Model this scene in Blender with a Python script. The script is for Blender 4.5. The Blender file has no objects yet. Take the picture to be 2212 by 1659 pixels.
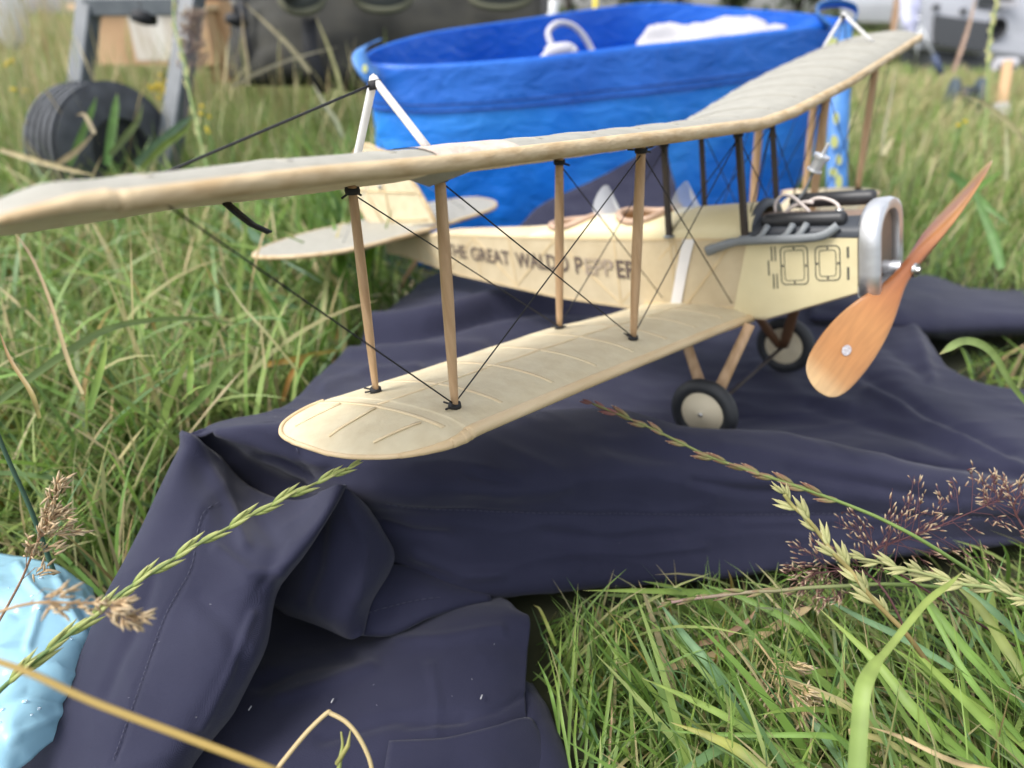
import bpy, bmesh, math, random
import numpy as np
from mathutils import Vector, Matrix, noise as mnoise

random.seed(7)
rng = np.random.default_rng(7)
sc = bpy.context.scene
col = sc.collection
PI = math.pi
rad = math.radians

# ------------------------------------------------------------------ camera
FX, CX, CY = 1536.0, 1106.0, 829.5          # lens in units of a 2212 px wide picture
TH = rad(27.4)
CAMZ = 0.356
ST, CT = math.sin(TH), math.cos(TH)
cam_d = bpy.data.cameras.new('camera')
cam = bpy.data.objects.new('camera', cam_d)
col.objects.link(cam)
cam.location = (0, 0, CAMZ)
cam.rotation_euler = (PI/2 - TH, 0, 0)
cam_d.sensor_width = 9.8
cam_d.lens = 9.8*FX/2212.0
cam_d.clip_start = 0.02
cam_d.clip_end = 600
cam_d.dof.use_dof = True
cam_d.dof.focus_distance = 0.35
cam_d.dof.aperture_fstop = 1.6
sc.camera = cam

# ------------------------------------------------------------------ sky and sun
SUN_EL, SUN_AZ = rad(56), rad(-112)           # azimuth from +Y towards +X
w = bpy.data.worlds.new('World')
sc.world = w
w.use_nodes = True
nt = w.node_tree
bg = nt.nodes['Background']
sky = nt.nodes.new('ShaderNodeTexSky')
sky.sky_type = 'NISHITA'
sky.sun_disc = False
sky.sun_elevation = SUN_EL
sky.sun_rotation = SUN_AZ
sky.air_density = 1.0
sky.dust_density = 3.0
hs = nt.nodes.new('ShaderNodeHueSaturation')
hs.inputs['Saturation'].default_value = 0.30
nt.links.new(sky.outputs[0], hs.inputs['Color'])
nt.links.new(hs.outputs[0], bg.inputs['Color'])
bg.inputs['Strength'].default_value = 0.15
sun_d = bpy.data.lights.new('sun', 'SUN')
sun_d.energy = 1.05
sun_d.angle = rad(25)
sun_d.color = (1.0, 0.96, 0.90)
sun = bpy.data.objects.new('sun', sun_d)
col.objects.link(sun)
sdir = Vector((math.sin(SUN_AZ)*math.cos(SUN_EL), math.cos(SUN_AZ)*math.cos(SUN_EL), math.sin(SUN_EL)))
sun.rotation_euler = sdir.to_track_quat('Z', 'Y').to_euler()
sun.location = (-3, -2, 6)
vs = sc.view_settings
vs.view_transform = 'Standard'
vs.look = 'None'
vs.gamma = 1.0
vs.exposure = 1.25
vs.use_curve_mapping = False
sc.cycles.use_denoising = True
sc.cycles.max_bounces = 8
sc.cycles.transparent_max_bounces = 8

# ------------------------------------------------------------------ helpers
def ray(px, py):
    a, b = (px-CX)/FX, (py-CY)/FX
    return Vector((a, CT - b*ST, -ST - b*CT))
def PZ(px, py, z):
    r = ray(px, py)
    return Vector((0, 0, CAMZ)) + r*((z-CAMZ)/r.z)
def PD(px, py, d):
    return Vector((0, 0, CAMZ)) + ray(px, py)*d
def project(p):
    q = Vector(p) - Vector((0, 0, CAMZ))
    x, y, z = q.x, -q.y*ST - q.z*CT, q.y*CT - q.z*ST
    return (FX*x/z+CX, FX*y/z+CY, z)

class MB:
    def __init__(s):
        s.v, s.f = [], []
    def quad_grid(s, pts, close_u=False, close_v=False, flip=False):
        nr, nc = len(pts), len(pts[0]); o = len(s.v)
        for r in pts: s.v += [tuple(p) for p in r]
        for i in range(nr if close_u else nr-1):
            for j in range(nc if close_v else nc-1):
                a, b = o+i*nc+j, o+i*nc+(j+1) % nc
                c, d = o+((i+1) % nr)*nc+(j+1) % nc, o+((i+1) % nr)*nc+j
                s.f.append((a, d, c, b) if flip else (a, b, c, d))
        return o
    def face(s, pts):
        o = len(s.v); s.v += [tuple(p) for p in pts]; s.f.append(tuple(range(o, o+len(pts))))
    def tube(s, path, r, n=8, cap=True, ry=None, up=None):
        """sweep along a path; r number or list; ry = radius along the second axis"""
        path = [Vector(p) for p in path]; N = len(path)
        R = r if isinstance(r, (list, tuple)) else [r]*N
        RY = R if ry is None else (ry if isinstance(ry, (list, tuple)) else [ry]*N)
        rows = []; prev = Vector(up) if up is not None else None
        for i, p in enumerate(path):
            t = (path[min(i+1, N-1)]-path[max(i-1, 0)]).normalized()
            if prev is None:
                prev = Vector((0, 0, 1)) if abs(t.z) < .9 else Vector((1, 0, 0))
            a = (prev - t*prev.dot(t)).normalized(); b = t.cross(a); prev = a
            rows.append([p + a*(R[i]*math.cos(2*PI*k/n)) + b*(RY[i]*math.sin(2*PI*k/n)) for k in range(n)])
        o = s.quad_grid(rows, close_v=True)
        if cap:
            s.f.append(tuple(o+k for k in range(n))[::-1]); s.f.append(tuple(o+(N-1)*n+k for k in range(n)))
        return s
    def beam(s, p, q, wx, wy, up=(0, 0, 1), ang=0.0, bev=0.12):
        """rectangular bar with softened corners"""
        p, q = Vector(p), Vector(q); t = (q-p).normalized(); u = Vector(up)
        if abs(t.dot(u)) > .95: u = Vector((1, 0, 0))
        a = (u-t*u.dot(t)).normalized(); b = t.cross(a)
        if ang:
            a, b = a*math.cos(ang)+b*math.sin(ang), b*math.cos(ang)-a*math.sin(ang)
        k = bev*min(wx, wy)
        pr = [(wx/2-k, wy/2), (-wx/2+k, wy/2), (-wx/2, wy/2-k), (-wx/2, -wy/2+k), (-wx/2+k, -wy/2), (wx/2-k, -wy/2), (wx/2, -wy/2+k), (wx/2, wy/2-k)]
        rows = [[c + a*x + b*y for x, y in pr] for c in (p, q)]
        o = s.quad_grid(rows, close_v=True)
        s.f.append(tuple(o+i for i in range(8))[::-1]); s.f.append(tuple(o+8+i for i in range(8)))
        return s
    def box(s, c, sx, sy, sz, rz=0):
        c = Vector(c); m = Matrix.Rotation(rz, 3, 'Z')
        P = [c + m @ Vector((sx/2*i, sy/2*j, sz/2*k)) for i in (-1, 1) for j in (-1, 1) for k in (-1, 1)]
        o = len(s.v); s.v += [tuple(p) for p in P]
        for f in ((0, 1, 3, 2), (4, 6, 7, 5), (0, 4, 5, 1), (2, 3, 7, 6), (0, 2, 6, 4), (1, 5, 7, 3)):
            s.f.append(tuple(o+i for i in f))
        return s
    def lathe(s, c, axis, prof, n=32):
        """prof = [(along, radius)]"""
        ax = Vector(axis).normalized(); u = Vector((0, 0, 1)) if abs(ax.z) < .9 else Vector((1, 0, 0))
        a = (u-ax*u.dot(ax)).normalized(); b = ax.cross(a); c = Vector(c)
        rows = [[c + ax*h + (a*math.cos(2*PI*k/n)+b*math.sin(2*PI*k/n))*r for k in range(n)] for h, r in prof]
        s.quad_grid(rows, close_v=True); return s
    def blob(s, c, rx, ry, rz, n=8, m=6):
        c = Vector(c)
        rows = [[c + Vector((rx*math.sin(PI*i/m)*math.cos(2*PI*k/n), ry*math.sin(PI*i/m)*math.sin(2*PI*k/n), rz*math.cos(PI*i/m))) for k in range(n)] for i in range(m+1)]
        s.quad_grid(rows, close_v=True); return s
    def mesh(s, name, mat, smooth=True, scale=1.0, weld=False, autosmooth=None):
        me = bpy.data.meshes.new(name)
        me.from_pydata([tuple(x*scale for x in v) for v in s.v], [], s.f)
        if weld:
            b = bmesh.new(); b.from_mesh(me); bmesh.ops.remove_doubles(b, verts=b.verts, dist=1e-6); bmesh.ops.recalc_face_normals(b, faces=b.faces); b.to_mesh(me); b.free()
        if mat: me.materials.append(mat)
        if smooth:
            me.polygons.foreach_set('use_smooth', [True]*len(me.polygons))
            if autosmooth: me.set_sharp_from_angle(angle=rad(autosmooth))
        me.update(); return me
    def build(s, name, mat, parent=None, smooth=True, scale=1.0, autosmooth=None, weld=False):
        return link(name, s.mesh(name, mat, smooth, scale, weld, autosmooth), parent)

def link(name, data, parent=None):
    o = bpy.data.objects.new(name, data); col.objects.link(o)
    if parent is not None: o.parent = parent
    return o
def tag(o, label=None, cat=None, group=None, kind=None):
    if label: o['label'] = label
    if cat: o['category'] = cat
    if group: o['group'] = group
    if kind: o['kind'] = kind
    return o
def empty(name, loc=(0, 0, 0), label=None, cat=None, group=None, kind=None):
    o = link(name, None); o.location = loc; o.empty_display_size = .05
    return tag(o, label, cat, group, kind)
def catmull(P, n):
    """densify a list of points n steps per span"""
    out = []; N = len(P)
    for i in range(N-1):
        p0, p1, p2, p3 = P[max(i-1, 0)], P[i], P[i+1], P[min(i+2, N-1)]
        if i == 0: p0 = p1*2-p2
        if i+2 >= N: p3 = p2*2-p1
        for k in range(n):
            t = k/n
            out.append(0.5*((p1*2)+(p2-p0)*t+(p0*2-p1*5+p2*4-p3)*t*t+(p1*3-p0-p2*3+p3)*t**3))
    out.append(P[-1]); return out
def smooth_path(pts, n=6): return catmull([Vector(p) for p in pts], n)
def lerp(a, b, t): return a+(b-a)*t
def interp(x, xs, ys): return float(np.interp(x, xs, ys))

# ------------------------------------------------------------------ materials
def mat(name, base, rough=.6, metal=0.0, var=None, vscale=20, bump=0.0, bscale=60, stretch=(1, 1, 1), trans=0.0, spec=.5, sheen=0, detail=6, coat=0, contrast=(.35, .65)):
    m = bpy.data.materials.new(name); m.use_nodes = True; N = m.node_tree.nodes; L = m.node_tree.links
    b = N['Principled BSDF']
    b.inputs['Base Color'].default_value = (*base, 1); b.inputs['Roughness'].default_value = rough; b.inputs['Metallic'].default_value = metal
    b.inputs['Specular IOR Level'].default_value = spec
    if sheen:
        b.inputs['Sheen Weight'].default_value = sheen; b.inputs['Sheen Roughness'].default_value = .5
    if coat:
        b.inputs['Coat Weight'].default_value = coat; b.inputs['Coat Roughness'].default_value = .12
    tc = N.new('ShaderNodeTexCoord'); mp = N.new('ShaderNodeMapping'); mp.inputs['Scale'].default_value = stretch
    L.new(tc.outputs['Object'], mp.inputs['Vector'])
    if var:
        nz = N.new('ShaderNodeTexNoise'); nz.inputs['Scale'].default_value = vscale; nz.inputs['Detail'].default_value = detail
        L.new(mp.outputs[0], nz.inputs['Vector'])
        cr = N.new('ShaderNodeValToRGB'); cr.color_ramp.elements[0].color = (*base, 1); cr.color_ramp.elements[1].color = (*var, 1)
        cr.color_ramp.elements[0].position = contrast[0]; cr.color_ramp.elements[1].position = contrast[1]
        L.new(nz.outputs[0], cr.inputs[0]); L.new(cr.outputs[0], b.inputs['Base Color'])
    if bump:
        n2 = N.new('ShaderNodeTexNoise'); n2.inputs['Scale'].default_value = bscale; n2.inputs['Detail'].default_value = 5
        L.new(mp.outputs[0], n2.inputs['Vector'])
        bp = N.new('ShaderNodeBump'); bp.inputs['Strength'].default_value = bump; bp.inputs['Distance'].default_value = .002
        L.new(n2.outputs[0], bp.inputs['Height']); L.new(bp.outputs[0], b.inputs['Normal'])
    if trans:
        tr = N.new('ShaderNodeBsdfTranslucent'); tr.inputs['Color'].default_value = (*(var or base), 1)
        if var: L.new(cr.outputs[0], tr.inputs['Color'])
        mx = N.new('ShaderNodeMixShader'); mx.inputs[0].default_value = trans
        L.new(b.outputs[0], mx.inputs[1]); L.new(tr.outputs[0], mx.inputs[2]); L.new(mx.outputs[0], N['Material Output'].inputs['Surface'])
    return m

M = {}
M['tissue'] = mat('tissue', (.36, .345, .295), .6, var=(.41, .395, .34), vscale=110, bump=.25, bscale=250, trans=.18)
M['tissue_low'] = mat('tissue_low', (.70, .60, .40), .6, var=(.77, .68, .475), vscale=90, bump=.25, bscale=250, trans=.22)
M['tissue_side'] = mat('tissue_side', (.58, .47, .295), .6, var=(.66, .55, .36), vscale=45, bump=.2, bscale=220, trans=.15)
M['sheet'] = mat('cream_sheet', (.64, .555, .33), .5, var=(.69, .605, .37), vscale=40, bump=.15, bscale=120)
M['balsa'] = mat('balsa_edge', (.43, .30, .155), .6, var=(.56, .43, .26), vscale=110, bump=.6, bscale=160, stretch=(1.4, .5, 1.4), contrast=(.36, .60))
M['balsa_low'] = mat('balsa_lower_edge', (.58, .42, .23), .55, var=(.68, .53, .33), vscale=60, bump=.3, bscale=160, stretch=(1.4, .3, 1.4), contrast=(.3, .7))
M['stick'] = mat('stick', (.56, .43, .245), .6, var=(.62, .49, .29), vscale=60)
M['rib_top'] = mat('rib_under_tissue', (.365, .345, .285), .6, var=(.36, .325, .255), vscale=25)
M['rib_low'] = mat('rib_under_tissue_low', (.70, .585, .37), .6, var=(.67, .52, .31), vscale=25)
M['strut'] = mat('strut_wood', (.40, .25, .13), .5, var=(.52, .345, .20), vscale=60, stretch=(4, 4, .5), bump=.2, bscale=150)
M['dark_strut'] = mat('dark_stained_wood', (.030, .022, .018), .5, var=(.055, .038, .03), vscale=60, stretch=(3, 3, .5))
M['thread'] = mat('black_thread', (.012, .012, .014), .7)
M['alu'] = mat('aluminium', (.62, .63, .65), .45, .85, var=(.70, .71, .73), vscale=80, bump=.08, bscale=300)
M['white_metal'] = mat('white_rod', (.72, .71, .69), .4, var=(.6, .59, .57), vscale=60)
M['slate'] = mat('slate_paint', (.028, .033, .042), .5, var=(.04, .046, .056), vscale=40)
M['black_paint'] = mat('black_paint', (.014, .015, .018), .45, var=(.03, .031, .034), vscale=40)
M['grey_paint'] = mat('grey_paint', (.16, .175, .185), .5, var=(.20, .215, .225), vscale=60)
M['brown'] = mat('brown_cover', (.20, .14, .105), .6, var=(.26, .19, .15), vscale=50)
M['pipe'] = mat('pale_pipe', (.55, .48, .44), .35)
M['coaming'] = mat('coaming_leather', (.38, .25, .165), .55, var=(.44, .30, .21), vscale=60)
M['cockpit'] = mat('cockpit_card', (.42, .25, .12), .7)
M['rubber'] = mat('rubber', (.018, .020, .023), .55, var=(.028, .030, .034), vscale=60, bump=.1, bscale=200)
M['disc'] = mat('wheel_disc', (.60, .52, .36), .5, var=(.66, .58, .42), vscale=50)
M['ink'] = mat('ink', (.105, .075, .060), .7, var=(.115, .084, .068), vscale=120)
M['ink_faded'] = mat('faded_ink', (.30, .235, .19), .7, var=(.38, .30, .20), vscale=120)
M['ink_line'] = mat('line_ink', (.045, .05, .045), .7, var=(.12, .115, .09), vscale=200)
M['white_tape'] = mat('white_tape', (.76, .74, .72), .5)
M['tape_black'] = mat('black_tape', (.015, .015, .016), .6)
M['steel'] = mat('steel', (.6, .6, .58), .25, 1.0)

# more materials -------------------------------------------------------------
def attr_mat(name, rough=.5, trans=0.0, coat=0, spec=.5):
    m = bpy.data.materials.new(name); m.use_nodes = True; N = m.node_tree.nodes; L = m.node_tree.links
    b = N['Principled BSDF']; b.inputs['Roughness'].default_value = rough; b.inputs['Specular IOR Level'].default_value = spec
    if coat: b.inputs['Coat Weight'].default_value = coat; b.inputs['Coat Roughness'].default_value = .1
    at = N.new('ShaderNodeAttribute'); at.attribute_name = 'col'
    L.new(at.outputs['Color'], b.inputs['Base Color'])
    if trans:
        tr = N.new('ShaderNodeBsdfTranslucent'); L.new(at.outputs['Color'], tr.inputs['Color'])
        mx = N.new('ShaderNodeMixShader'); mx.inputs[0].default_value = trans
        L.new(b.outputs[0], mx.inputs[1]); L.new(tr.outputs[0], mx.inputs[2]); L.new(mx.outputs[0], N['Material Output'].inputs['Surface'])
    return m
def set_cols(me, cols):
    a = me.color_attributes.new('col', 'FLOAT_COLOR', 'POINT')
    c = np.ones((len(me.vertices), 4), np.float32); c[:, :3] = np.asarray(cols, np.float32)
    a.data.foreach_set('color', c.ravel())
M['grass'] = attr_mat('grass_blades', .45, .28, spec=.35)
M['plant'] = attr_mat('plant_parts', .55, .15, spec=.3)

def prop_material():
    m = attr_mat('varnished_wood', .28, coat=.5); N = m.node_tree.nodes; L = m.node_tree.links
    ga = N.new('ShaderNodeAttribute'); ga.attribute_name = 'grain'
    nz = N.new('ShaderNodeTexNoise'); nz.inputs['Scale'].default_value = 1.0; nz.inputs['Detail'].default_value = 6; nz.inputs['Distortion'].default_value = .4
    L.new(ga.outputs['Vector'], nz.inputs['Vector'])
    mr = N.new('ShaderNodeMapRange'); mr.inputs['From Min'].default_value = .35; mr.inputs['From Max'].default_value = .7; mr.inputs['To Min'].default_value = .86; mr.inputs['To Max'].default_value = 1.06
    L.new(nz.outputs[0], mr.inputs[0])
    mx = N.new('ShaderNodeMix'); mx.data_type = 'RGBA'; mx.blend_type = 'MULTIPLY'; mx.inputs[0].default_value = 1
    at = [n for n in N if n.type == 'ATTRIBUTE' and n.attribute_name == 'col'][0]
    L.new(at.outputs['Color'], mx.inputs['A']); L.new(mr.outputs[0], mx.inputs['B']); L.new(mx.outputs['Result'], N['Principled BSDF'].inputs['Base Color'])
    return m
M['prop'] = prop_material()

def grille_material():
    m = mat('radiator_mesh', (.20, .15, .11), .5); N = m.node_tree.nodes; L = m.node_tree.links
    tc = N.new('ShaderNodeTexCoord'); mp = N.new('ShaderNodeMapping'); mp.inputs['Rotation'].default_value = (rad(45), 0, 0); mp.inputs['Scale'].default_value = (1, 700, 700)
    ck = N.new('ShaderNodeTexChecker'); ck.inputs['Scale'].default_value = 1; ck.inputs['Color1'].default_value = (.33, .25, .18, 1); ck.inputs['Color2'].default_value = (.06, .045, .035, 1)
    L.new(tc.outputs['Object'], mp.inputs[0]); L.new(mp.outputs[0], ck.inputs[0]); L.new(ck.outputs[0], N['Principled BSDF'].inputs['Base Color'])
    return m
M['grille'] = grille_material()

def clear_material():
    m = bpy.data.materials.new('clear_sheet'); m.use_nodes = True; N = m.node_tree.nodes; L = m.node_tree.links
    b = N['Principled BSDF']; b.inputs['Base Color'].default_value = (.85, .88, .9, 1); b.inputs['Roughness'].default_value = .25
    t = N.new('ShaderNodeBsdfTransparent'); t.inputs[0].default_value = (.92, .93, .95, 1)
    mx = N.new('ShaderNodeMixShader'); mx.inputs[0].default_value = .42
    L.new(t.outputs[0], mx.inputs[1]); L.new(b.outputs[0], mx.inputs[2]); L.new(mx.outputs[0], N['Material Output'].inputs['Surface'])
    return m
M['clear'] = clear_material()

# ================================================================== THE BIPLANE
S = 0.06                                    # metres per strut-spacing unit
RA = Matrix(((0.760503, 0.627138, -0.168322), (0.088336, -0.356736, -0.930020), (-0.643297, 0.692414, -0.326698)))
CA = Vector((4.07973, -9.32543, 2.51787))
RW = Matrix(((1, 0, 0), (0, -ST, CT), (0, -CT, -ST)))
ROT = RW @ RA
plane = empty('model_biplane', label='cream tissue-covered wooden model biplane with big carved propeller, standing on the navy garment', cat='model aeroplane')
plane.matrix_world = Matrix.Translation(Vector((0, 0, CAMZ)) - (ROT @ CA)*S) @ ROT.to_4x4()
def AW(p): return plane.matrix_world @ (Vector(p)*S)
def part(mb, name, m, parent=None, smooth=True, autosmooth=None, weld=False):
    return mb.build(name, m, parent or plane, smooth, S, autosmooth, weld)

# ---- wings
UP = [(-8.62, .02, 2.535, -.20, 2.535), (-8.5, .30, 2.53, -.42, 2.52), (-8.3, .54, 2.52, -.70, 2.50), (-8.1, .67, 2.505, -.95, 2.48), (-7.9, .70, 2.49, -1.13, 2.46), (-7.7, .70, 2.48, -1.2, 2.45), (-6.9, .70, 2.44, -1.12, 2.425), (-5.65, .70, 2.35, -1.05, 2.335), (-2.9, .70, 2.19, -1.02, 2.18), (-.55, .70, 2.07, -1.0, 2.07),
      (.55, .70, 2.11, -1.0, 2.24), (2.9, .70, 2.32, -1.0, 2.62), (4.3, .70, 2.49, -1.0, 2.80), (5.65, .70, 2.65, -1.02, 2.94), (6.9, .70, 2.80, -1.10, 3.05), (7.4, .70, 2.85, -1.2, 3.06), (7.75, .55, 2.88, -1.2, 3.04), (8.0, .25, 2.90, -1.0, 3.02), (8.1, -.05, 2.92, -.7, 3.0)]
LR = [(-6.52, -.66, .41, -1.10, .42), (-6.47, -.32, .395, -1.38, .435), (-6.32, .05, .375, -1.55, .46), (-6.07, .28, .36, -1.57, .485), (-5.85, .325, .35, -1.50, .495), (-5.65, .33, .34, -1.40, .50), (-4.3, .33, .17, -1.22, .40), (-2.88, .33, -.02, -1.2, .25), (-1.5, .36, -.19, -1.2, .02), (-.50, .40, -.33, -1.25, -.13)]
LL = [(.50, .40, -.33, -1.25, -.13), (1.5, .36, -.20, -1.2, .0), (2.88, .33, -.08, -1.2, .15), (4.3, .33, .07, -1.22, .26), (5.65, .33, .20, -1.32, .36), (5.97, .31, .24, -1.50, .38), (6.18, .10, .27, -1.66, .40), (6.30, -.22, .30, -1.66, .40), (6.36, -.62, .34, -1.5, .40)]
def round_tips(T):
    out = []
    for i in range(len(T)-1):
        if (abs(T[i][0]) > 5.6 and abs(T[i+1][0]) > 5.6):
            P_ = [np.array(T[max(0, min(len(T)-1, i+k))]) for k in (-1, 0, 1, 2)]
            for q in range(4):
                t = q/4; out.append(tuple(float(v) for v in .5*(2*P_[1]+(P_[2]-P_[0])*t+(2*P_[0]-5*P_[1]+4*P_[2]-P_[3])*t*t+(3*P_[1]-P_[0]-3*P_[2]+P_[3])*t**3)))
        else: out.append(T[i])
    out.append(T[-1]); return sorted(out)
UP, LR, LL = round_tips(UP), round_tips(LR), round_tips(LL)
def station(T, y):
    ys = [t[0] for t in T]
    return [interp(y, ys, [t[k] for t in T]) for k in range(1, 5)]
def thick(c):
    return interp(c, [0, .02, .06, .12, .22, .35, .5, .65, .8, .92, 1], [.06, .115, .165, .205, .235, .245, .232, .19, .125, .06, .014])
def wing_point(T, y, c, top, ribs):
    xl, zl, xt, zt = station(T, y)
    ch = xl-xt; k = min(1, ch/1.6)**.8
    yt = T[0][0] if y < 0 else T[-1][0]; k *= (min(1, abs(yt-y)/(.55 if abs(yt) > 1 else 1e-9)+.004))**.5 if abs(yt) > 1 else 1
    k *= (interp(-y, [-3, .5, 3, 7.5], [1.0, .93, .87, .76])) if T is UP else .66
    d = min(abs(y-r) for r in ribs); sag = min(1, d/.22)
    if c > .93: xt += .035*sag*(1 if T is UP else .4); ch = xl-xt
    x = xl - c*ch; base = zl + c*(zt-zl)
    if top:
        t = thick(c)*k
        if c > .12: t *= 1-(.06 if y < 0 else .012)*sag*math.sin(PI*min(1, (c-.12)/.88))
        z = base + t
    else:
        z = base + .055*k*max(0, 1-c/.08) + .045*math.sin(PI*c)*k*(1 if c > .1 else 0)*(1-.0*sag) - .012*sag*(1 if .1 < c < .95 else 0)
    return (x, y, z)
def is_tip(T, y): return (y < T[0][0]+.62 and T[0][0] < -1) or (y > T[-1][0]-.62 and T[-1][0] > 1)
CS = [0, .02, .05, .09, .13, .18, .25, .33, .42, .52, .62, .72, .81, .88, .94, .975, 1]
def wing(name, T, ribs, material, ny):
    lo, hi = T[0][0], T[-1][0]
    ys = sorted(set([t[0] for t in T] + [lo+(hi-lo)*i/ny for i in range(ny+1)]))
    rows = []
    for y in ys:
        top = [wing_point(T, y, c, True, ribs) for c in CS]
        bot = [wing_point(T, y, c, False, ribs) for c in CS[::-1]]
        rows.append(top+bot)
    mb = MB(); mb.quad_grid(rows, close_v=True)
    n = len(rows[0])
    mb.f.append(tuple(range(n))[::-1]); o = (len(rows)-1)*n; mb.f.append(tuple(range(o, o+n)))
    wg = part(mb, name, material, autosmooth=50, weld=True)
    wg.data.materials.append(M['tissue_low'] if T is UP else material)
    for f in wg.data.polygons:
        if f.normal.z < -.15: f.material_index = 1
    # leading edge bar
    e = MB(); yy = [y for y in ys if not is_tip(T, y)]; lk = 1.0 if T is UP else .72
    path, r1, r2 = [], [], []
    for y in yy:
        xl, zl, xt, zt = station(T, y); k = lk
        if T is UP: k = interp(-y, [-8, .5, 3, 8], [.88, .92, .86, .62])
        path.append((xl-.062*k, y, zl+.068*k)); r1.append(.078*k); r2.append(.082*k)
    e.tube(path, r1, 12, ry=r2, up=(0, 0, 1))
    part(e, 'leading_edge', M['balsa'] if T is UP else M['balsa_low'], wg)
    for end in (0, -1):
        if abs(T[end][0]) < 1: continue
        yt = [y for y in ys if is_tip(T, y) and y*T[end][0] > 0]; yt = sorted(yt, key=abs); y0 = yt[0]
        pf = [Vector(wing_point(T, y, .01, True, [99]))-Vector((.0, 0, .012)) for y in yt]; pb = [Vector(wing_point(T, y, .99, True, [99])) for y in yt[::-1]]
        pf = [path[0] if end == 0 else path[-1]]+[p_-Vector((.012*(1-i_/len(pf))*lk, 0, 0)) for i_, p_ in enumerate(pf)]; pth = smooth_path(pf+pb, 3); N_ = len(pth); te = MB(); te.tube(pth, [lerp(r1[0] if end == 0 else r1[-1], .022, min(1, i/(N_*.30))) for i in range(N_)], 8); part(te, 'tip_edge', M['balsa'] if T is UP else M['balsa_low'], wg)
    # capstrips over the ribs
    for y in ribs:
        if not lo+.1 < y < hi-.1: continue
        c = MB(); pt = [Vector(wing_point(T, y, q, True, ribs)) + Vector((0, 0, .0005)) for q in CS[3:-1]]
        c.tube(pt, .0022 if T is UP else .0030, 6, ry=.026, up=(0, 0, 1))
        part(c, 'rib', M['rib_top'] if T is UP else M['rib_low'], wg)
    # spar line showing through the covering
    if T is not UP:
        sp = MB(); pt = [Vector(wing_point(T, lo+(hi-lo)*i/30, .53, True, [99])) + Vector((0, 0, .002)) for i in range(1 if T is LR else 0, 31 if T is LR else 30)]
        pt = [Vector(wing_point(T, p.y, .53, True, ribs)) + Vector((0, 0, .002)) for p in pt if abs(p.y) < 6.05]
        sp.tube(pt, .0045, 6, ry=.024, up=(0, 0, 1)); part(sp, 'spar', M['rib_low'], wg)
    return wg
ribs_u = [-7.72, -6.95, -6.2, -5.45, -4.7, -3.95, -3.2, -2.45, -1.7, -.95, 0, .95, 1.7, 2.45, 3.2, 3.95, 4.7, 5.45, 6.2, 6.95, 7.6]
ribs_r = [-5.95, -5.3, -4.6, -3.9, -3.2, -2.5, -1.8, -1.1]
upper = wing('upper_wing', UP, ribs_u, M['tissue'], 110)
lowr = wing('lower_wing', LR, ribs_r, M['tissue_low'], 60)
lowl = wing('lower_wing', LL, [-r for r in ribs_r], M['tissue_low'], 40)
# tip battens on the near lower tip
for a, b in (((-.05, -6.0), (-.25, -6.34)), ((-.62, -5.98), (-.75, -6.40)), ((-1.12, -5.97), (-1.30, -6.36))):
    c = MB()
    def onw(x, y):
        xl, zl, xt, zt = station(LR, y); return Vector(wing_point(LR, y, min(1, max(0, (xl-x)/(xl-xt))), True, ribs_r)) + Vector((0, 0, .004))
    c.tube([onw(lerp(a[0], b[0], t), lerp(a[1], b[1], t)) for t in (0, .25, .5, .75, 1)], .0045, 6, ry=.024, up=(0, 0, 1)); part(c, 'tip_batten', M['rib_low'], lowr)
# torn, taped patch round the front strut of the near upper wing
tp = MB(); rows = []
for y in [-5.95+.07*i for i in range(13)]:
    rows.append([Vector(wing_point(UP, y, c, True, ribs_u))+Vector((.004, 0, .01)) for c in (.02, .05, .09, .13, .18, .25, .33)])
tp.quad_grid(rows); part(tp, 'tape_patch', mat('pinkish_tape', (.50, .38, .30), .5, var=(.60, .50, .42), vscale=120, bump=.6, bscale=300), upper)
fl = MB(); fl.quad_grid([[(.66, -5.98, 2.38), (.55, -6.0, 2.36), (.40, -6.0, 2.35)], [(.66, -5.8, 2.36), (.56, -5.82, 2.30), (.42, -5.85, 2.28)], [(.64, -5.62, 2.35), (.56, -5.62, 2.32), (.42, -5.62, 2.31)]])
part(fl, 'torn_flap', M['tissue'], upper)

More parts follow.
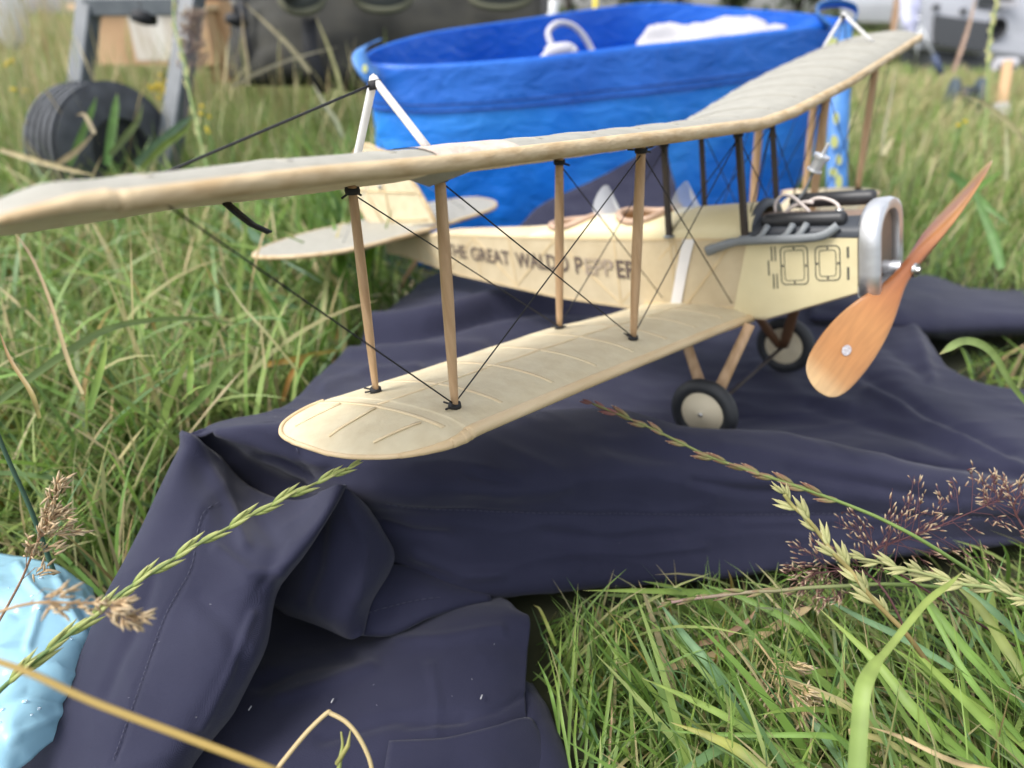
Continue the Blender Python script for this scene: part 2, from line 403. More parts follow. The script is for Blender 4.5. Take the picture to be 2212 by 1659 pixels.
# ---- interplane struts with thread lashings
def ubot(x, y):
    xl, zl, xt, zt = station(UP, y); c = (xl-x)/(xl-xt); return Vector(wing_point(UP, y, c, False, [99]))
def ltop(x, y):
    T = LR if y < 0 else LL
    xl, zl, xt, zt = station(T, y); c = (xl-x)/(xl-xt); return Vector(wing_point(T, y, c, True, [99]))
ST_END = {}
for sgn in (-1, 1):
    for nm, y in (('i', 2.87), ('o', 5.66)):
        for fr, dx in (('f', 0), ('r', -1)):
            a = ubot(.351+dx, sgn*y); b = ltop(dx, sgn*y)
            ST_END[nm+fr+('R' if sgn < 0 else 'L')] = (a, b)
            st = MB(); t = (b-a)
            sm = M['strut']
            pts = [a+t*k for k in (0, .08, .3, .5, .7, .92, 1)]
            wd = [.056, .060, .066, .068, .062, .050, .040]
            st.tube(pts, wd, 10, ry=[x*.55 for x in wd], up=(1, .25*sgn, 0))
            so = part(st, 'interplane_strut', sm)
            ls = MB(); ls.lathe(a+t*.018, t, [(-.02, .02), (-.02, .060), (.0, .064), (.03, .060), (.03, .02)], 10)
            for k in range(3):
                an = rng.uniform(0, 6.28); d = Vector((math.cos(an), math.sin(an), rng.uniform(-.5, .3)))*rng.uniform(.07, .15)
                ls.tube([a+t*.02, a+t*.02+d], .010, 5)
            part(ls, 'thread_lashing', M['thread'], so)
            l2 = MB(); l2.lathe(b-t*.012, t, [(-.02, .02), (-.02, .052), (.02, .056), (.02, .02)], 10)
            for k in range(4):
                an = rng.uniform(0, 6.28); d = Vector((math.cos(an)*.1, math.sin(an)*.1, rng.uniform(.0, .06)))
                l2.tube([b-t*.01, b-t*.01+d], .009, 5)
            part(l2, 'wire_fitting', M['thread'], so)
# ---- cabane struts
CAB = {}
for sgn in (-1, 1):
    for fr, xb, xt in (('f', .36, .351), ('r', -.70, -.649)):
        y = sgn*.55
        a = ubot(xt, y); b = Vector((xb, sgn*.56, .80 if fr == 'f' else .85))
        CAB[fr+('R' if sgn < 0 else 'L')] = (a, b)
        st = MB(); st.beam(a, b, .085 if sgn < 0 else .075, .06, up=(1, .35*sgn, 0)); so = part(st, 'cabane_strut', M['dark_strut'], smooth=False)
        ls = MB(); ls.lathe(a, (b-a), [(-.01, .02), (-.01, .066), (.06, .066), (.06, .02)], 8); part(ls, 'thread_lashing', M['thread'], so)
        f2 = MB(); f2.lathe(b, (b-a), [(-.03, .02), (-.03, .075), (.0, .08), (.0, .02)], 10); part(f2, 'foot_plate', M['grey_paint'], so)
# ---- rigging
def wire(a, b, r=.0068, m='thread'):
    mb = MB(); a, b = Vector(a), Vector(b)
    mb.tube([a+(b-a)*k for k in (0, .25, .5, .75, 1)], r, 6); return part(mb, 'rigging_wire', M[m])
for sd in 'RL':
    E = ST_END; dn = Vector((0, 0, -.07)); up_ = Vector((0, 0, .03))
    for fr in 'fr':
        wire(E['o'+fr+sd][0]+dn, E['i'+fr+sd][1]+up_)
        wire(CAB[fr+sd][0]+dn, E['i'+fr+sd][1]+up_)
    wire(E['if'+sd][0]+dn, E['of'+sd][1]+up_)
    sg = -1 if sd == 'R' else 1
    wire(E['if'+sd][0]+dn, (.12, sg*.56, -.06))
    wire(E['ir'+sd][0]+dn, (-.9, sg*.56, -.0))
    wire(ubot(.30, sg*(7.58 if sg < 0 else 7.0)), E['of'+sd][1]+up_)
wire(CAB['fR'][0]+dn, CAB['rR'][1]+up_); wire(CAB['fL'][0]+dn, CAB['rL'][1]+up_)
wire(CAB['fR'][0]+dn, CAB['fL'][1]+up_); wire(CAB['fL'][0]+dn, CAB['fR'][1]+up_)
wire(CAB['fL'][0]+dn, ST_END['irL'][1]+up_); wire(ST_END['ifL'][0]+dn, ST_END['irL'][1]+up_)
# ---- king posts
def utop(x, y): 
    xl, zl, xt, zt = station(UP, y); return Vector(wing_point(UP, y, (xl-x)/(xl-xt), True, [99]))
for sgn, ap in ((-1, Vector((-.12, -5.66, 3.05))), (1, Vector((-.2, 5.65, 3.52)))):
    y = sgn*5.66
    f1, f2 = utop(.28, y), utop(-.58, y)
    k = MB(); k.tube(smooth_path([f1, ap+(f1-ap)*.10, ap, ap+(f2-ap)*.10, f2], 5), .030, 8)
    kp = part(k, 'king_post', M['white_metal'])
    t = MB(); t.lathe(ap-Vector((0, 0, .04)), (0, 0, 1), [(-.03, .01), (-.03, .05), (.03, .05), (.03, .01)], 8); part(t, 'thread_lashing', M['thread'], kp)
wire((-.12, -5.66, 3.02), utop(-.52, -7.46), .0095)
wire((-.2, 5.65, 3.49), utop(-.55, 7.0), .011)
wire((-.2, 5.65, 3.49), utop(-.4, 5.9)+Vector((0, 0, 0)), .009)
# black cloth tab through the near wing
tb = MB()
p0, p1 = utop(-.80, -6.62), ubot(-.86, -6.62)
tb.quad_grid([[p+Vector((0, -.03, 0)), p+Vector((0, .03, 0))] for p in (p0+Vector((.0, .03, .09)), p0+Vector((0, 0, .02)))]); 
rows = [[c+Vector((-.03*w_, .045*w_, 0)), c+Vector((.03*w_, -.045*w_, 0))] for c, w_ in ((p1, 1), (p1+Vector((.02, .05, -.08)), 1), (p1+Vector((.05, .12, -.18)), .9), (p1+Vector((.12, .2, -.26)), .8))]
tb.quad_grid(rows); tbo = part(tb, 'black_tab', M['tape_black'])
sm_ = tbo.modifiers.new('thickness', 'SOLIDIFY'); sm_.thickness = .0008

# ---- fuselage
def fw(x): return .55 if x > -1.2 else max(.06, .55-.08*(-1.2-x))
def ftop(x): return interp(x, [-7.25, -5.26, -2.95, -.67, 1.69], [.98, 1.04, .92, .84, .73])
def fbot(x): return interp(x, [-7.25, -6.77, -5.18, -2.91, -1.49, -.5, .56, 1.69], [.72, .66, .28, -.06, -.18, -.25, -.28, .08])
xs = [1.69, 1.3, .9, .56, .2, -.1, -.5, -1.0, -1.2, -1.49, -2, -2.5, -2.91, -3.5, -4.2, -5.18, -6, -6.77, -7.25]
def peak(x): return ftop(x) + interp(x, [-7.25, -3.2, -2.9], [.01, .10, .12])
rows = []
for x in xs:
    a, t, b = fw(x), ftop(x), fbot(x)
    tp_ = peak(x) if x < -2.9 else t-.02
    rows.append([(x, -a, b), (x, -a, t), (x, -a*.5, (t+tp_)/2+.01), (x, 0, tp_), (x, a*.5, (t+tp_)/2+.01), (x, a, t), (x, a, b), (x, 0, b)])
fm = MB(); fm.quad_grid(rows, close_v=True); fm.f.append(tuple(range(8))); o = (len(rows)-1)*8; fm.f.append(tuple(range(o, o+8))[::-1])
fus = part(fm, 'fuselage', M['tissue_side'], smooth=False)
# sticks of the frame showing through the near side
def side(x, z, off=.006): return Vector((x, -fw(x)-off, z))
def stick(pts, wd=.03, nm='frame_stick', m=None, par=None, th=.0035):
    mb = MB(); rows = []
    for i, p in enumerate(pts):
        t = (pts[min(i+1, len(pts)-1)]-pts[max(i-1, 0)]).normalized(); d = Vector((-t.z, 0, t.x)).normalized()*wd/2; o_ = Vector((0, -th, 0))
        rows.append([p-d, p-d*.9+o_, p+d*.9+o_, p+d])
    mb.quad_grid(rows); return part(mb, nm, m or M['stick'], par or fus, smooth=False)
stick([side(x, ftop(x)-.02) for x in (.25, -.67, -1.2, -2.95, -5.26, -7.2)], .04, 'longeron')
stick([side(x, fbot(x)+.02) for x in (.2, -.5, -1.2, -1.49, -2.91, -5.18, -6.77, -7.2)], .04, 'longeron')
ups = [-.62, -1.62, -2.75, -3.75, -4.6, -5.4, -6.2]
for x in ups: stick([side(x, ftop(x)-.03), side(x, fbot(x)+.03)], .035)
stick([side(-.70, ftop(-.7)-.03), side(-.70, fbot(-.7)+.03)], .035)
for a, b in ((.2, -.62), (-.62, -1.62), (-2.75, -1.62), (-2.75, -3.75), (-4.6, -3.75), (-4.6, -5.4), (-6.2, -5.4)):
    stick([side(a, (ftop(a)-.04)), side(b, fbot(b)+.06)] if a > b else [side(a, ftop(a)-.04), side(b, fbot(b)+.05)], .04)
stick([side(x, fbot(x)+.10) for x in (.2, -.3, -.62, -1.2)], .12)
wt = MB(); wt.quad_grid([[side(-.50, .815, .016), side(-.33, .81, .016)], [side(-.64, .38, .016), side(-.48, .38, .016)], [side(-.78, -.10, .016), side(-.62, -.10, .016)]]); part(wt, 'white_band', M['white_tape'], fus)
# sheeted nose side with its inked hatches
np_ = MB()
np_.quad_grid([[side(x, z, .012) for x in (1.68, 1.2, .7, .7*.34+.2)] for z in (.74, .5, .2)] )
def nose_edge(z): return interp(z, [-.25, .78], [.12, .40])
rows = []
for k in range(9):
    t = k/8; row = []
    for q in range(7):
        zt_, zb = 0, 0
        x = lerp(nose_edge(lerp(.76, -.26, t)), 1.685, q/6)
        row.append(side(x, lerp(ftop(x)+.005, fbot(x)+.015, t), .012))
    rows.append(row)
np_ = MB(); np_.quad_grid(rows); nose = part(np_, 'nose_panel', M['sheet'], fus)
for sgn in (1,):
    nb = MB(); nb.quad_grid([[(x, y, fbot(x)-.008) for x in (.3, .56, 1.0, 1.69)] for y in (-.56, 0, .56)]); part(nb, 'belly_panel', M['brown'], fus)
def rrect(x0, x1, z0, z1, r, wd, skew=0.0):
    pts = []
    for cx_, cz, a0 in ((x1-r, z1-r, 0), (x0+r, z1-r, 90), (x0+r, z0+r, 180), (x1-r, z0+r, 270)):
        for k in range(4):
            a = rad(a0+30*k); pts.append(side(cx_+r*math.cos(a), cz+r*math.sin(a)+skew*(cx_-x0), .0165))
    pts.append(pts[0]); mb = MB(); mb.tube(pts, .003, 6, ry=wd/2, up=(0, -1, 0), cap=False); return mb
for x0, x1, z0, z1 in ((.80, 1.125, .19, .665), (1.215, 1.495, .24, .655)):
    h = empty('hatch_outline'); h.parent = nose
    part(rrect(x0, x1, z0, z1, .055, .014, .02), 'outline', M['ink_line'], nose); bpy.data.objects.remove(h)
    part(rrect(x0+.045, x1-.045, z0+.05, z1-.05, .035, .009, .02), 'outline', M['ink_line'], nose)
    dm = MB()
    for px_, pz in (((x0+x1)/2, z1-.025), ((x0+x1)/2, z0+.03), (x0+.022, (z0+z1)/2), (x1-.022, (z0+z1)/2)): dm.blob(side(px_, pz, .017), .013, .004, .016, 6, 4)
    part(dm, 'hatch_studs', M['ink_line'], nose)
for x, z0, z1, wd in ((1.585, .51, .64, .026), (1.585, .25, .40, .026), (.69, .49, .675, .016), (.735, .49, .675, .014), (.645, .31, .50, .016), (.70, .14, .33, .016), (.745, .14, .33, .014)):
    stick([side(x, z1, .017), side(x, z0, .017)], wd, 'louvre', M['ink_line'], nose, .003)

# lettering -------------------------------------------------------------------
def lettering(txt, x0, x1, z0, z1, h, m):
    cu = bpy.data.curves.new('lettering', 'FONT'); cu.body = txt; cu.size = 1; cu.offset = .020; cu.space_word = .75
    ob = bpy.data.objects.new('tmp', cu); col.objects.link(ob)
    dg = bpy.context.evaluated_depsgraph_get(); dg.update()
    me = bpy.data.meshes.new_from_object(ob.evaluated_get(dg)); bpy.data.objects.remove(ob)
    vs_ = np.array([v.co[:] for v in me.vertices]); mn, mx = vs_.min(0), vs_.max(0)
    for v in me.vertices:
        t = (v.co.x-mn[0])/(mx[0]-mn[0]); s = (v.co.y-mn[1])/(mx[1]-mn[1])
        x = lerp(x0, x1, t); v.co = side(x, lerp(z0, z1, t)+s*h, .0165)*S
    me.materials.clear(); me.materials.append(m)
    return link('lettering', me, fus)
lettering('THE', -5.38, -4.86, .645, .59, .235, M['ink'])
lettering('GREAT', -4.74, -3.80, .565, .47, .245, M['ink'])
lettering('WALDO', -3.66, -2.53, .44, .37, .26, M['ink'])
lettering('P', -2.40, -2.25, .345, .34, .265, M['ink'])
lettering('EPP', -2.20, -1.68, .33, .305, .255, M['ink_faded'])
lettering('ER', -1.62, -1.26, .29, .27, .265, M['ink'])

# ---- rounded deck with two cockpits
def dz(x): return interp(x, [-3.25, -3.0, -2.6, -1.8, -1.0, -.4, .3, .45], [.07, .13, .21, .27, .29, .32, .35, .36])
COCK = [(-1.30, .43, .43), (-2.60, .42, .37)]
xs2 = np.linspace(.44, -3.28, 75); nphi = 36
def deckp(x, u):
    a = PI*u; y = -fw(x)*math.cos(a)*1.005; z = ftop(x) + dz(x)*math.sin(a)**.8 - .004
    return Vector((x, y, z))
mb = MB(); G = [[deckp(x, k/nphi) for k in range(nphi+1)] for x in xs2]
o = mb.quad_grid(G)
mb.f = [f for f in mb.f if not any(((np.mean([mb.v[i][0] for i in f])-c)/a)**2+(np.mean([mb.v[i][1] for i in f])/b)**2 < 1 for c, a, b in COCK)]
deck = part(mb, 'cockpit_deck', M['sheet'], fus)
for c, a, b in COCK:
    cm = MB(); pts = []
    for k in range(41):
        t = 2*PI*k/40; x, y = c+a*math.cos(t), b*math.sin(t)
        u = math.acos(max(-1, min(1, -y/fw(x))))/PI; pts.append(deckp(x, u)+Vector((0, 0, .015)))
    cm.tube(pts, .055, 10, cap=False); part(cm, 'coaming', M['coaming'], deck)
    tbm = MB(); tbm.quad_grid([[p+Vector((0, 0, -.03)) for p in pts], [p+Vector((0, 0, -.5)) for p in pts]]); tbm.face([p+Vector((0, 0, -.5)) for p in pts[:-1]])
    part(tbm, 'cockpit_tub', M['cockpit'], deck)
for x, zz in ((-.62, 1.54), (-1.90, 1.60)):
    wm = MB(); rows = []
    for k in range(9):
        a = -70+140*k/8; y = .30*math.sin(rad(a)); xb = x+.10-.30*(1-math.cos(rad(a)))
        u = math.acos(max(-1, min(1, -y/fw(xb))))/PI; base = deckp(xb, u)
        h = (zz-1.17)*max(.03, math.cos(rad(a*1.05)))**.7
        rows.append([base + Vector((-.42*h*t, 0, h*t)) for t in (0, .33, .66, 1)])
    wm.quad_grid(rows); part(wm, 'windscreen', M['clear'], deck)

# ---- engine top
cw = MB(); rows = []
for x in np.linspace(.36, 1.72, 12):
    rows.append([(x, -fw(x)*math.cos(PI*k/16)*(.98), ftop(x) + .20*math.sin(PI*k/16)**.7) for k in range(17)])
cw.quad_grid(rows); part(cw, 'engine_top', M['brown'], fus)
sp = MB(); rows = []
for x in np.linspace(.40, 1.70, 14):
    rows.append([(x, -fw(x)*1.015*math.cos(PI*k/22), ftop(x) + .012 + .205*math.sin(PI*k/22)**.7) for k in range(9)])
sp.quad_grid(rows); part(sp, 'cylinder_cheek', M['slate'], fus)
bk = MB(); rows = []
for k in range(17):
    a = PI*k/16; rows.append((-.50*math.cos(a), .80+.385*math.sin(a)**.75))
bk.quad_grid([[(.40, y, z) for y, z in rows], [(.47, y*.97, z-.01) for y, z in rows], [(.47, y*.72, .8+(z-.8)*.72) for y, z in rows]]); part(bk, 'firewall_rim', M['slate'], fus)
for y, x0, x1, z, dxx in ((-.42, .53, 1.53, .965, 0), (.34, .62, 1.66, 1.075, 0)):
    b = MB(); pts = [(x0, y, z), (x0+.03, y, z), (x0+.08, y, z), (x1-.06, y, z-.02), (x1-.02, y, z-.02), (x1, y, z-.02)]
    b.tube(pts, [.03, .075, .092, .092, .085, .06], 14); part(b, 'cylinder_bank', M['black_paint'], fus)
ex = MB(); ex.tube(smooth_path([(-.14, -.63, .655), (.06, -.64, .715), (.26, -.645, .765), (.60, -.645, .775), (1.14, -.64, .775), (1.34, -.62, .80), (1.48, -.56, .89)], 6), [.068]*4+[.060]*8+[.054]*25, 10, ry=.040, up=(0, 0, 1))
exo = part(ex, 'exhaust_manifold', M['grey_paint'], fus)
for x in (.64, .95, 1.11):
    e2 = MB(); e2.tube([(x-.13, -.64, .775), (x-.04, -.62, .83), (x, -.58, .90), (x+.01, -.54, .93)], [.035, .04, .042, .042], 8, up=(1, 0, 0), ry=[.03]*4); part(e2, 'exhaust_stub', M['grey_paint'], exo)
for pts in ([(.59, -.12, 1.02), (.60, -.12, 1.13), (.68, -.1, 1.22), (.80, -.1, 1.20), (.92, -.12, 1.10), (1.03, -.15, 1.00)], [(.70, -.1, 1.0), (.80, -.1, 1.07), (.96, -.1, 1.12), (1.06, -.1, 1.10)], [(.96, -.08, 1.10), (1.10, -.08, 1.15), (1.24, -.08, 1.12), (1.34, -.1, 1.06), (1.37, -.12, 1.0)]):
    p = MB(); p.tube(smooth_path(pts, 5), .022, 8); part(p, 'fuel_pipe', M['pipe'], fus)
pc = MB(); pc.lathe((1.37, -.12, .98), (0, 0, 1), [(0, .02), (0, .05), (.03, .05), (.03, .02)], 12); part(pc, 'pipe_cap', M['steel'], fus)
fc0, fax = Vector((1.045, 0, 1.47)), Vector((.19, 0, .33)).normalized()
fcm = MB(); fcm.lathe(fc0, fax, [(0, .01), (0, .095), (.02, .095), (.02, .072), (.17, .072), (.17, .10), (.205, .10), (.205, .025), (.35, .02), (.36, .005)], 16); fco = part(fcm, 'filler_can', M['alu'], fus, autosmooth=40)
fwm = MB(); fwm.tube(smooth_path([fc0, fc0-fax*.08, (.93, 0, 1.25), (.84, -.02, 1.14), (.72, -.05, 1.03)], 4), .018, 8); part(fwm, 'filler_wire', M['grey_paint'], fco)

# ---- radiator shell
def arch(x, k, zb=.05):
    """outline of the radiator shell: up the near side, over, down the far side"""
    pts = [(-.55*k, zb)]; pts += [(-.55*k, .3), (-.55*k, .6)]
    for i in range(13):
        a = PI*i/12; pts.append((-.55*k*math.cos(a)*(1 if .15 < i/12 < .85 else 1), .66+(.40*k)*math.sin(a)**.75))
    pts += [(.55*k, .6), (.55*k, .3), (.55*k, zb)]
    return [Vector((x, y, z)) for y, z in pts]
rs = MB(); rs.quad_grid([arch(1.69, .98), arch(1.72, 1.03), arch(1.86, 1.05), arch(1.91, 1.0), arch(1.915, .90), arch(1.90, .76), arch(1.82, .72)])
rso = part(rs, 'radiator_shell', M['alu'], fus, autosmooth=60)
sl = rso.modifiers.new('thickness', 'SOLIDIFY'); sl.thickness = .0006
rb = MB(); rb.box((1.80, 0, .09), .22, 1.12, .12); part(rb, 'radiator_sill', M['alu'], rso, smooth=False)
rg = MB(); rg.face(arch(1.83, .78)); part(rg, 'radiator_mesh', M['grille'], rso, smooth=False)
sh = MB(); sh.lathe((1.80, 0, .26), (1, 0, -.06), [(0, .02), (0, .085), (.08, .085), (.085, .075), (.10, .075), (.105, .085), (.22, .08), (.22, .02)], 16); part(sh, 'propeller_shaft', M['alu'], fus, autosmooth=40)

# ---- propeller
pc0 = Vector((2.09, -.04, .235))
tips = Vector((1.56, -2.05, -.66)), Vector((2.56, 1.86, 1.17))
ax = (tips[0]-tips[1]).normalized()
nn = (Vector((1, 0, 0)) - ax*ax.x).normalized(); tt = nn.cross(ax)
pm = MB(); cols = []; rows = []; L0 = 2.10
RS = [-1, -.992, -.97, -.93, -.86, -.75, -.62, -.48, -.36, -.26, -.18, -.12, -.06, 0, .06, .12, .18, .26, .36, .48, .62, .75, .86, .93, .97, .992, 1]
def pcol(a, edge):
    c = np.array([interp(a, [0, .15, .3, .45, .8, .9, .94, 1], v) for v in ([.27, .32, .40, .46, .45, .50, .62, .66], [.085, .11, .16, .21, .20, .26, .40, .43], [.026, .033, .050, .068, .062, .095, .19, .21])])
    return c*(.86 if not edge else .78)
for r in RS:
    a = abs(r); cw_ = interp(a, [0, .08, .14, .26, .42, .62, .8, .9, .96, .99, 1], [.20, .20, .23, .36, .54, .64, .64, .59, .46, .27, .04])
    th_ = interp(a, [0, .12, .3, .6, .9, 1], [.22, .18, .12, .085, .05, .02])
    be = rad(interp(a, [0, .1, .3, .6, 1], [82, 76, 60, 48, 38]))
    c_ = tt*(math.cos(be)*(1 if r >= 0 else -1)) + nn*math.sin(be)
    n_ = c_.cross(ax)
    if a < .10: c_ = nn if a < .05 else c_
    if a < .05: n_ = tt
    cen = pc0 + ax*(L0*r)
    row = []
    for k in range(16):
        q = 2*PI*k/16; row.append(cen + c_*(cw_/2*math.cos(q)) + n_*(th_/2*math.sin(q)*(1 if math.sin(q) > 0 else .55)))
        cols.append(pcol(a, abs(math.cos(q)) > .9))
    if r < 0: pass
    rows.append(row)
# keep windings consistent through the hub
for i in range(1, len(rows)):
    best = min(range(16), key=lambda s_: sum((rows[i][(k+s_) % 16]-rows[i-1][k]).length for k in range(16)))
    alt = [rows[i][(-k) % 16] for k in range(16)]
    b2 = min(range(16), key=lambda s_: sum((alt[(k+s_) % 16]-rows[i-1][k]).length for k in range(16)))
    d1 = sum((rows[i][(k+best) % 16]-rows[i-1][k]).length for k in range(16)); d2 = sum((alt[(k+b2) % 16]-rows[i-1][k]).length for k in range(16))
    rows[i] = [rows[i][(k+best) % 16] for k in range(16)] if d1 <= d2 else [alt[(k+b2) % 16] for k in range(16)]
pm.quad_grid(rows, close_v=True); pm.f.append(tuple(range(16))[::-1]); pm.f.append(tuple(range(26*16, 27*16)))
pme = pm.mesh('propeller', M['prop'], True, S); set_cols(pme, cols)
ga_ = pme.attributes.new('grain', 'FLOAT_VECTOR', 'POINT'); ga_.data.foreach_set('vector', np.array([((Vector(v)-pc0).dot(ax)*2.2, (Vector(v)-pc0).dot(tt)*26, (Vector(v)-pc0).dot(nn)*26) for v in pm.v], np.float32).ravel())
bmm = bmesh.new(); bmm.from_mesh(pme); bmesh.ops.recalc_face_normals(bmm, faces=bmm.faces); bmm.to_mesh(pme); bmm.free()
prop = link('propeller', pme, plane)
sb = prop.modifiers.new('smooth', 'SUBSURF'); sb.levels = 1; sb.render_levels = 1
bo = MB(); bo.lathe(pc0+nn*.085, nn, [(0, .02), (0, .085), (.03, .085), (.035, .05), (.07, .045), (.075, .01)], 14); part(bo, 'hub_bolt', M['steel'], prop, autosmooth=40)
# little oval transfer on the lower blade
be = rad(44); c_ = tt*math.cos(be)+nn*math.sin(be); n_ = c_.cross(ax)
cam_side = 1 if n_.dot(CA-pc0) > 0 else -1
st_ = MB(); ce = pc0+ax*(L0*.70)+n_*(cam_side*.031)+c_*.0
st_.face([ce+ax*(.075*math.cos(2*PI*k/18))+c_*(.05*math.sin(2*PI*k/18)) for k in range(18)]); part(st_, 'oval_sticker', mat('sticker', (.50, .50, .52), .3, var=(.30, .26, .27), vscale=500), prop, smooth=False)

# ---- undercarriage
for sgn in (-1, 1):
    hub = Vector((.05, sgn*1.46, -1.27 if sgn < 0 else -1.33))
    wh = empty('wheel'); wh.parent = plane
    ty = MB(); n = 14
    prof = [(.098*math.cos(2*PI*k/n), .360+.098*math.sin(2*PI*k/n)) for k in range(n+1)]
    ty.lathe(hub, (0, 1, 0), prof, 40); part(ty, 'tyre', M['rubber'], wh)
    dd = MB(); dd.lathe(hub, (0, sgn, 0), [(-.07, .012), (-.07, .30), (-.04, .34), (.04, .34), (.06, .31), (.115, .0)], 40); part(dd, 'wheel_disc', M['disc'], wh, autosmooth=40)
    hb = MB(); hb.lathe(hub+Vector((0, sgn*.10, 0)), (0, sgn, 0), [(0, .03), (.02, .03), (.025, .012), (.05, .012)], 12); part(hb, 'hub_cap', M['steel'], wh)
    for xt in (.52, -.45):
        lg = MB(); a = Vector((xt, sgn*.95, -.22 if xt > 0 else -.25)); b = hub+Vector((.03 if xt > 0 else -.03, -sgn*.16, .02))
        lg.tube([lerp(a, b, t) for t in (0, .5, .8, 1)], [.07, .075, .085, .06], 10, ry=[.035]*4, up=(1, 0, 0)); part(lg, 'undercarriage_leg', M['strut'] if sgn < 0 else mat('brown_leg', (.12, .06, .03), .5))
axm = MB(); axm.tube([(.05, -1.5, -1.33), (.05, 1.5, -1.33)], .028, 8); part(axm, 'axle', M['dark_strut'])

# ---- tail
def tz(x): return 1.14-.11*(x+5.9)
def flat(name, outline, th_, m, vert=False):
    mb = MB(); n = len(outline)
    if vert:
        A = [Vector((x, -th_, z)) for x, z in outline]; B = [Vector((x, th_, z)) for x, z in outline]
    else:
        A = [Vector((x, y, tz(x)+th_)) for x, y in outline]; B = [Vector((x, y, tz(x)-th_)) for x, y in outline]
    o = len(mb.v); mb.v += [tuple(p) for p in A+B]
    mb.f.append(tuple(range(n))); mb.f.append(tuple(range(n, 2*n))[::-1])
    for i in range(n): mb.f.append((i, n+i, n+(i+1) % n, (i+1) % n))
    return part(mb, name, m, smooth=False, weld=True)
def sm2(P, k=4): return [(p.x, p.y) for p in catmull([Vector((a, b, 0)) for a, b in P], k)]
half = [(-5.84, 0), (-5.86, .8), (-5.92, 1.6), (-6.1, 2.1), (-6.6, 2.6), (-7.3, 2.85), (-7.75, 2.5), (-8.0, 1.9), (-8.12, 1.2), (-8.05, .5), (-7.95, .12)]
H = sm2(half)
tail = flat('tailplane', H + [(x, -y) for x, y in H[::-1][0:-1]], .03, M['tissue'])
ed = MB(); ed.tube([(x, y, tz(x)) for x, y in H], .04, 8, cap=True); part(ed, 'edge_strip', M['balsa'], tail)
ed = MB(); ed.tube([(x, -y, tz(x)) for x, y in H], .04, 8, cap=True); part(ed, 'edge_strip', M['balsa'], tail)
FN = sm2([(-5.75, 1.22), (-6.0, 1.75), (-6.3, 2.25), (-6.65, 2.55), (-6.9, 2.66), (-7.25, 2.80), (-7.6, 2.70), (-7.85, 2.35), (-7.90, 1.9), (-7.75, 1.5), (-7.5, 1.3), (-7.0, 1.24)])
fin = flat('fin', FN, .03, M['tissue_low'], True)
ed = MB(); ed.tube([(x, 0, z) for x, z in FN], .042, 8); part(ed, 'edge_strip', M['balsa'], fin)
for a, b in (((-6.95, 1.25), (-6.95, 2.64)), ((-6.1, 1.8), (-7.85, 2.0)), ((-5.9, 1.3), (-6.95, 1.35)), ((-7.2, 1.3), (-7.8, 2.5))):
    c = MB(); c.tube([(a[0], -.034, a[1]), (b[0], -.034, b[1])], .008, 6, ry=.03, up=(0, 1, 0)); part(c, 'fin_spar', M['stick'], fin)
    c = MB(); c.tube([(a[0], .034, a[1]), (b[0], .034, b[1])], .008, 6, ry=.03, up=(0, 1, 0)); part(c, 'fin_spar', M['stick'], fin)
rv = MB(); rv.lathe((-7.05, -.03, 2.0), (0, -1, 0), [(0, .05), (.02, .05), (.03, .0)], 12); part(rv, 'control_horn', M['grey_paint'], fin)
wire((-6.9, -.05, 2.5), (-6.5, -1.6, tz(-6.5)+.03), .008, 'grey_paint'); wire((-6.9, .05, 2.5), (-6.5, 1.6, tz(-6.5)+.03), .008, 'grey_paint')
sk = MB(); sk.tube([(-6.4, 0, .62), (-6.75, 0, .35), (-7.0, 0, .15), (-7.1, 0, .0)], [.05, .045, .04, .03], 8); part(sk, 'tail_skid', M['strut'])

# ================================================================== SETTING
def ground_material():
    m = mat('ground', (.014, .017, .007), .95, var=(.060, .062, .024), vscale=9, bump=.4, bscale=60)
    return m
g = MB(); gx = [-220, -60, -20, -8, -4, -2, -1, -.5, 0, .5, 1, 2, 4, 8, 20, 60, 220]; gy = [-40, -5, -1, 0, .3, .6, 1, 2, 3, 4, 6, 9, 14, 25, 50, 120, 300]
def gz(y): return interp(y, [1.8, 2.6, 8, 12], [0, -.02, -.27, -.30])
g.quad_grid([[(x, y, gz(y)) for x in gx] for y in gy])
tag(g.build('ground', ground_material(), None), kind='structure')

# ================================================================== NAVY GARMENT
def cloth_material():
    m = mat('navy_cloth', (.0140, .0150, .0375), .78, var=(.0205, .0215, .0480), vscale=26, detail=14, contrast=(.30, .72), sheen=.12, spec=.25); N = m.node_tree.nodes; L = m.node_tree.links
    tc = N.new('ShaderNodeTexCoord'); mp = N.new('ShaderNodeMapping'); mp.inputs['Rotation'].default_value = (.5, .3, rad(38))
    wv = N.new('ShaderNodeTexWave'); wv.inputs['Scale'].default_value = 900; wv.inputs['Distortion'].default_value = 1.2; wv.inputs['Detail'].default_value = 2
    L.new(tc.outputs['Object'], mp.inputs[0]); L.new(mp.outputs[0], wv.inputs[0])
    nz = N.new('ShaderNodeTexNoise'); nz.inputs['Scale'].default_value = 1400; nz.inputs['Detail'].default_value = 3
    L.new(tc.outputs['Object'], nz.inputs['Vector'])
    ad = N.new('ShaderNodeMath'); ad.operation = 'MULTIPLY_ADD'; ad.inputs[1].default_value = .35; L.new(wv.outputs['Fac'], ad.inputs[0]); L.new(nz.outputs[0], ad.inputs[2])
    bp = N.new('ShaderNodeBump'); bp.inputs['Strength'].default_value = .45; bp.inputs['Distance'].default_value = .0006
    L.new(ad.outputs[0], bp.inputs['Height']); L.new(bp.outputs[0], N['Principled BSDF'].inputs['Normal'])
    return m
M['navy'] = cloth_material()
M['navy_thread'] = mat('navy_thread', (.050, .052, .085), .7)
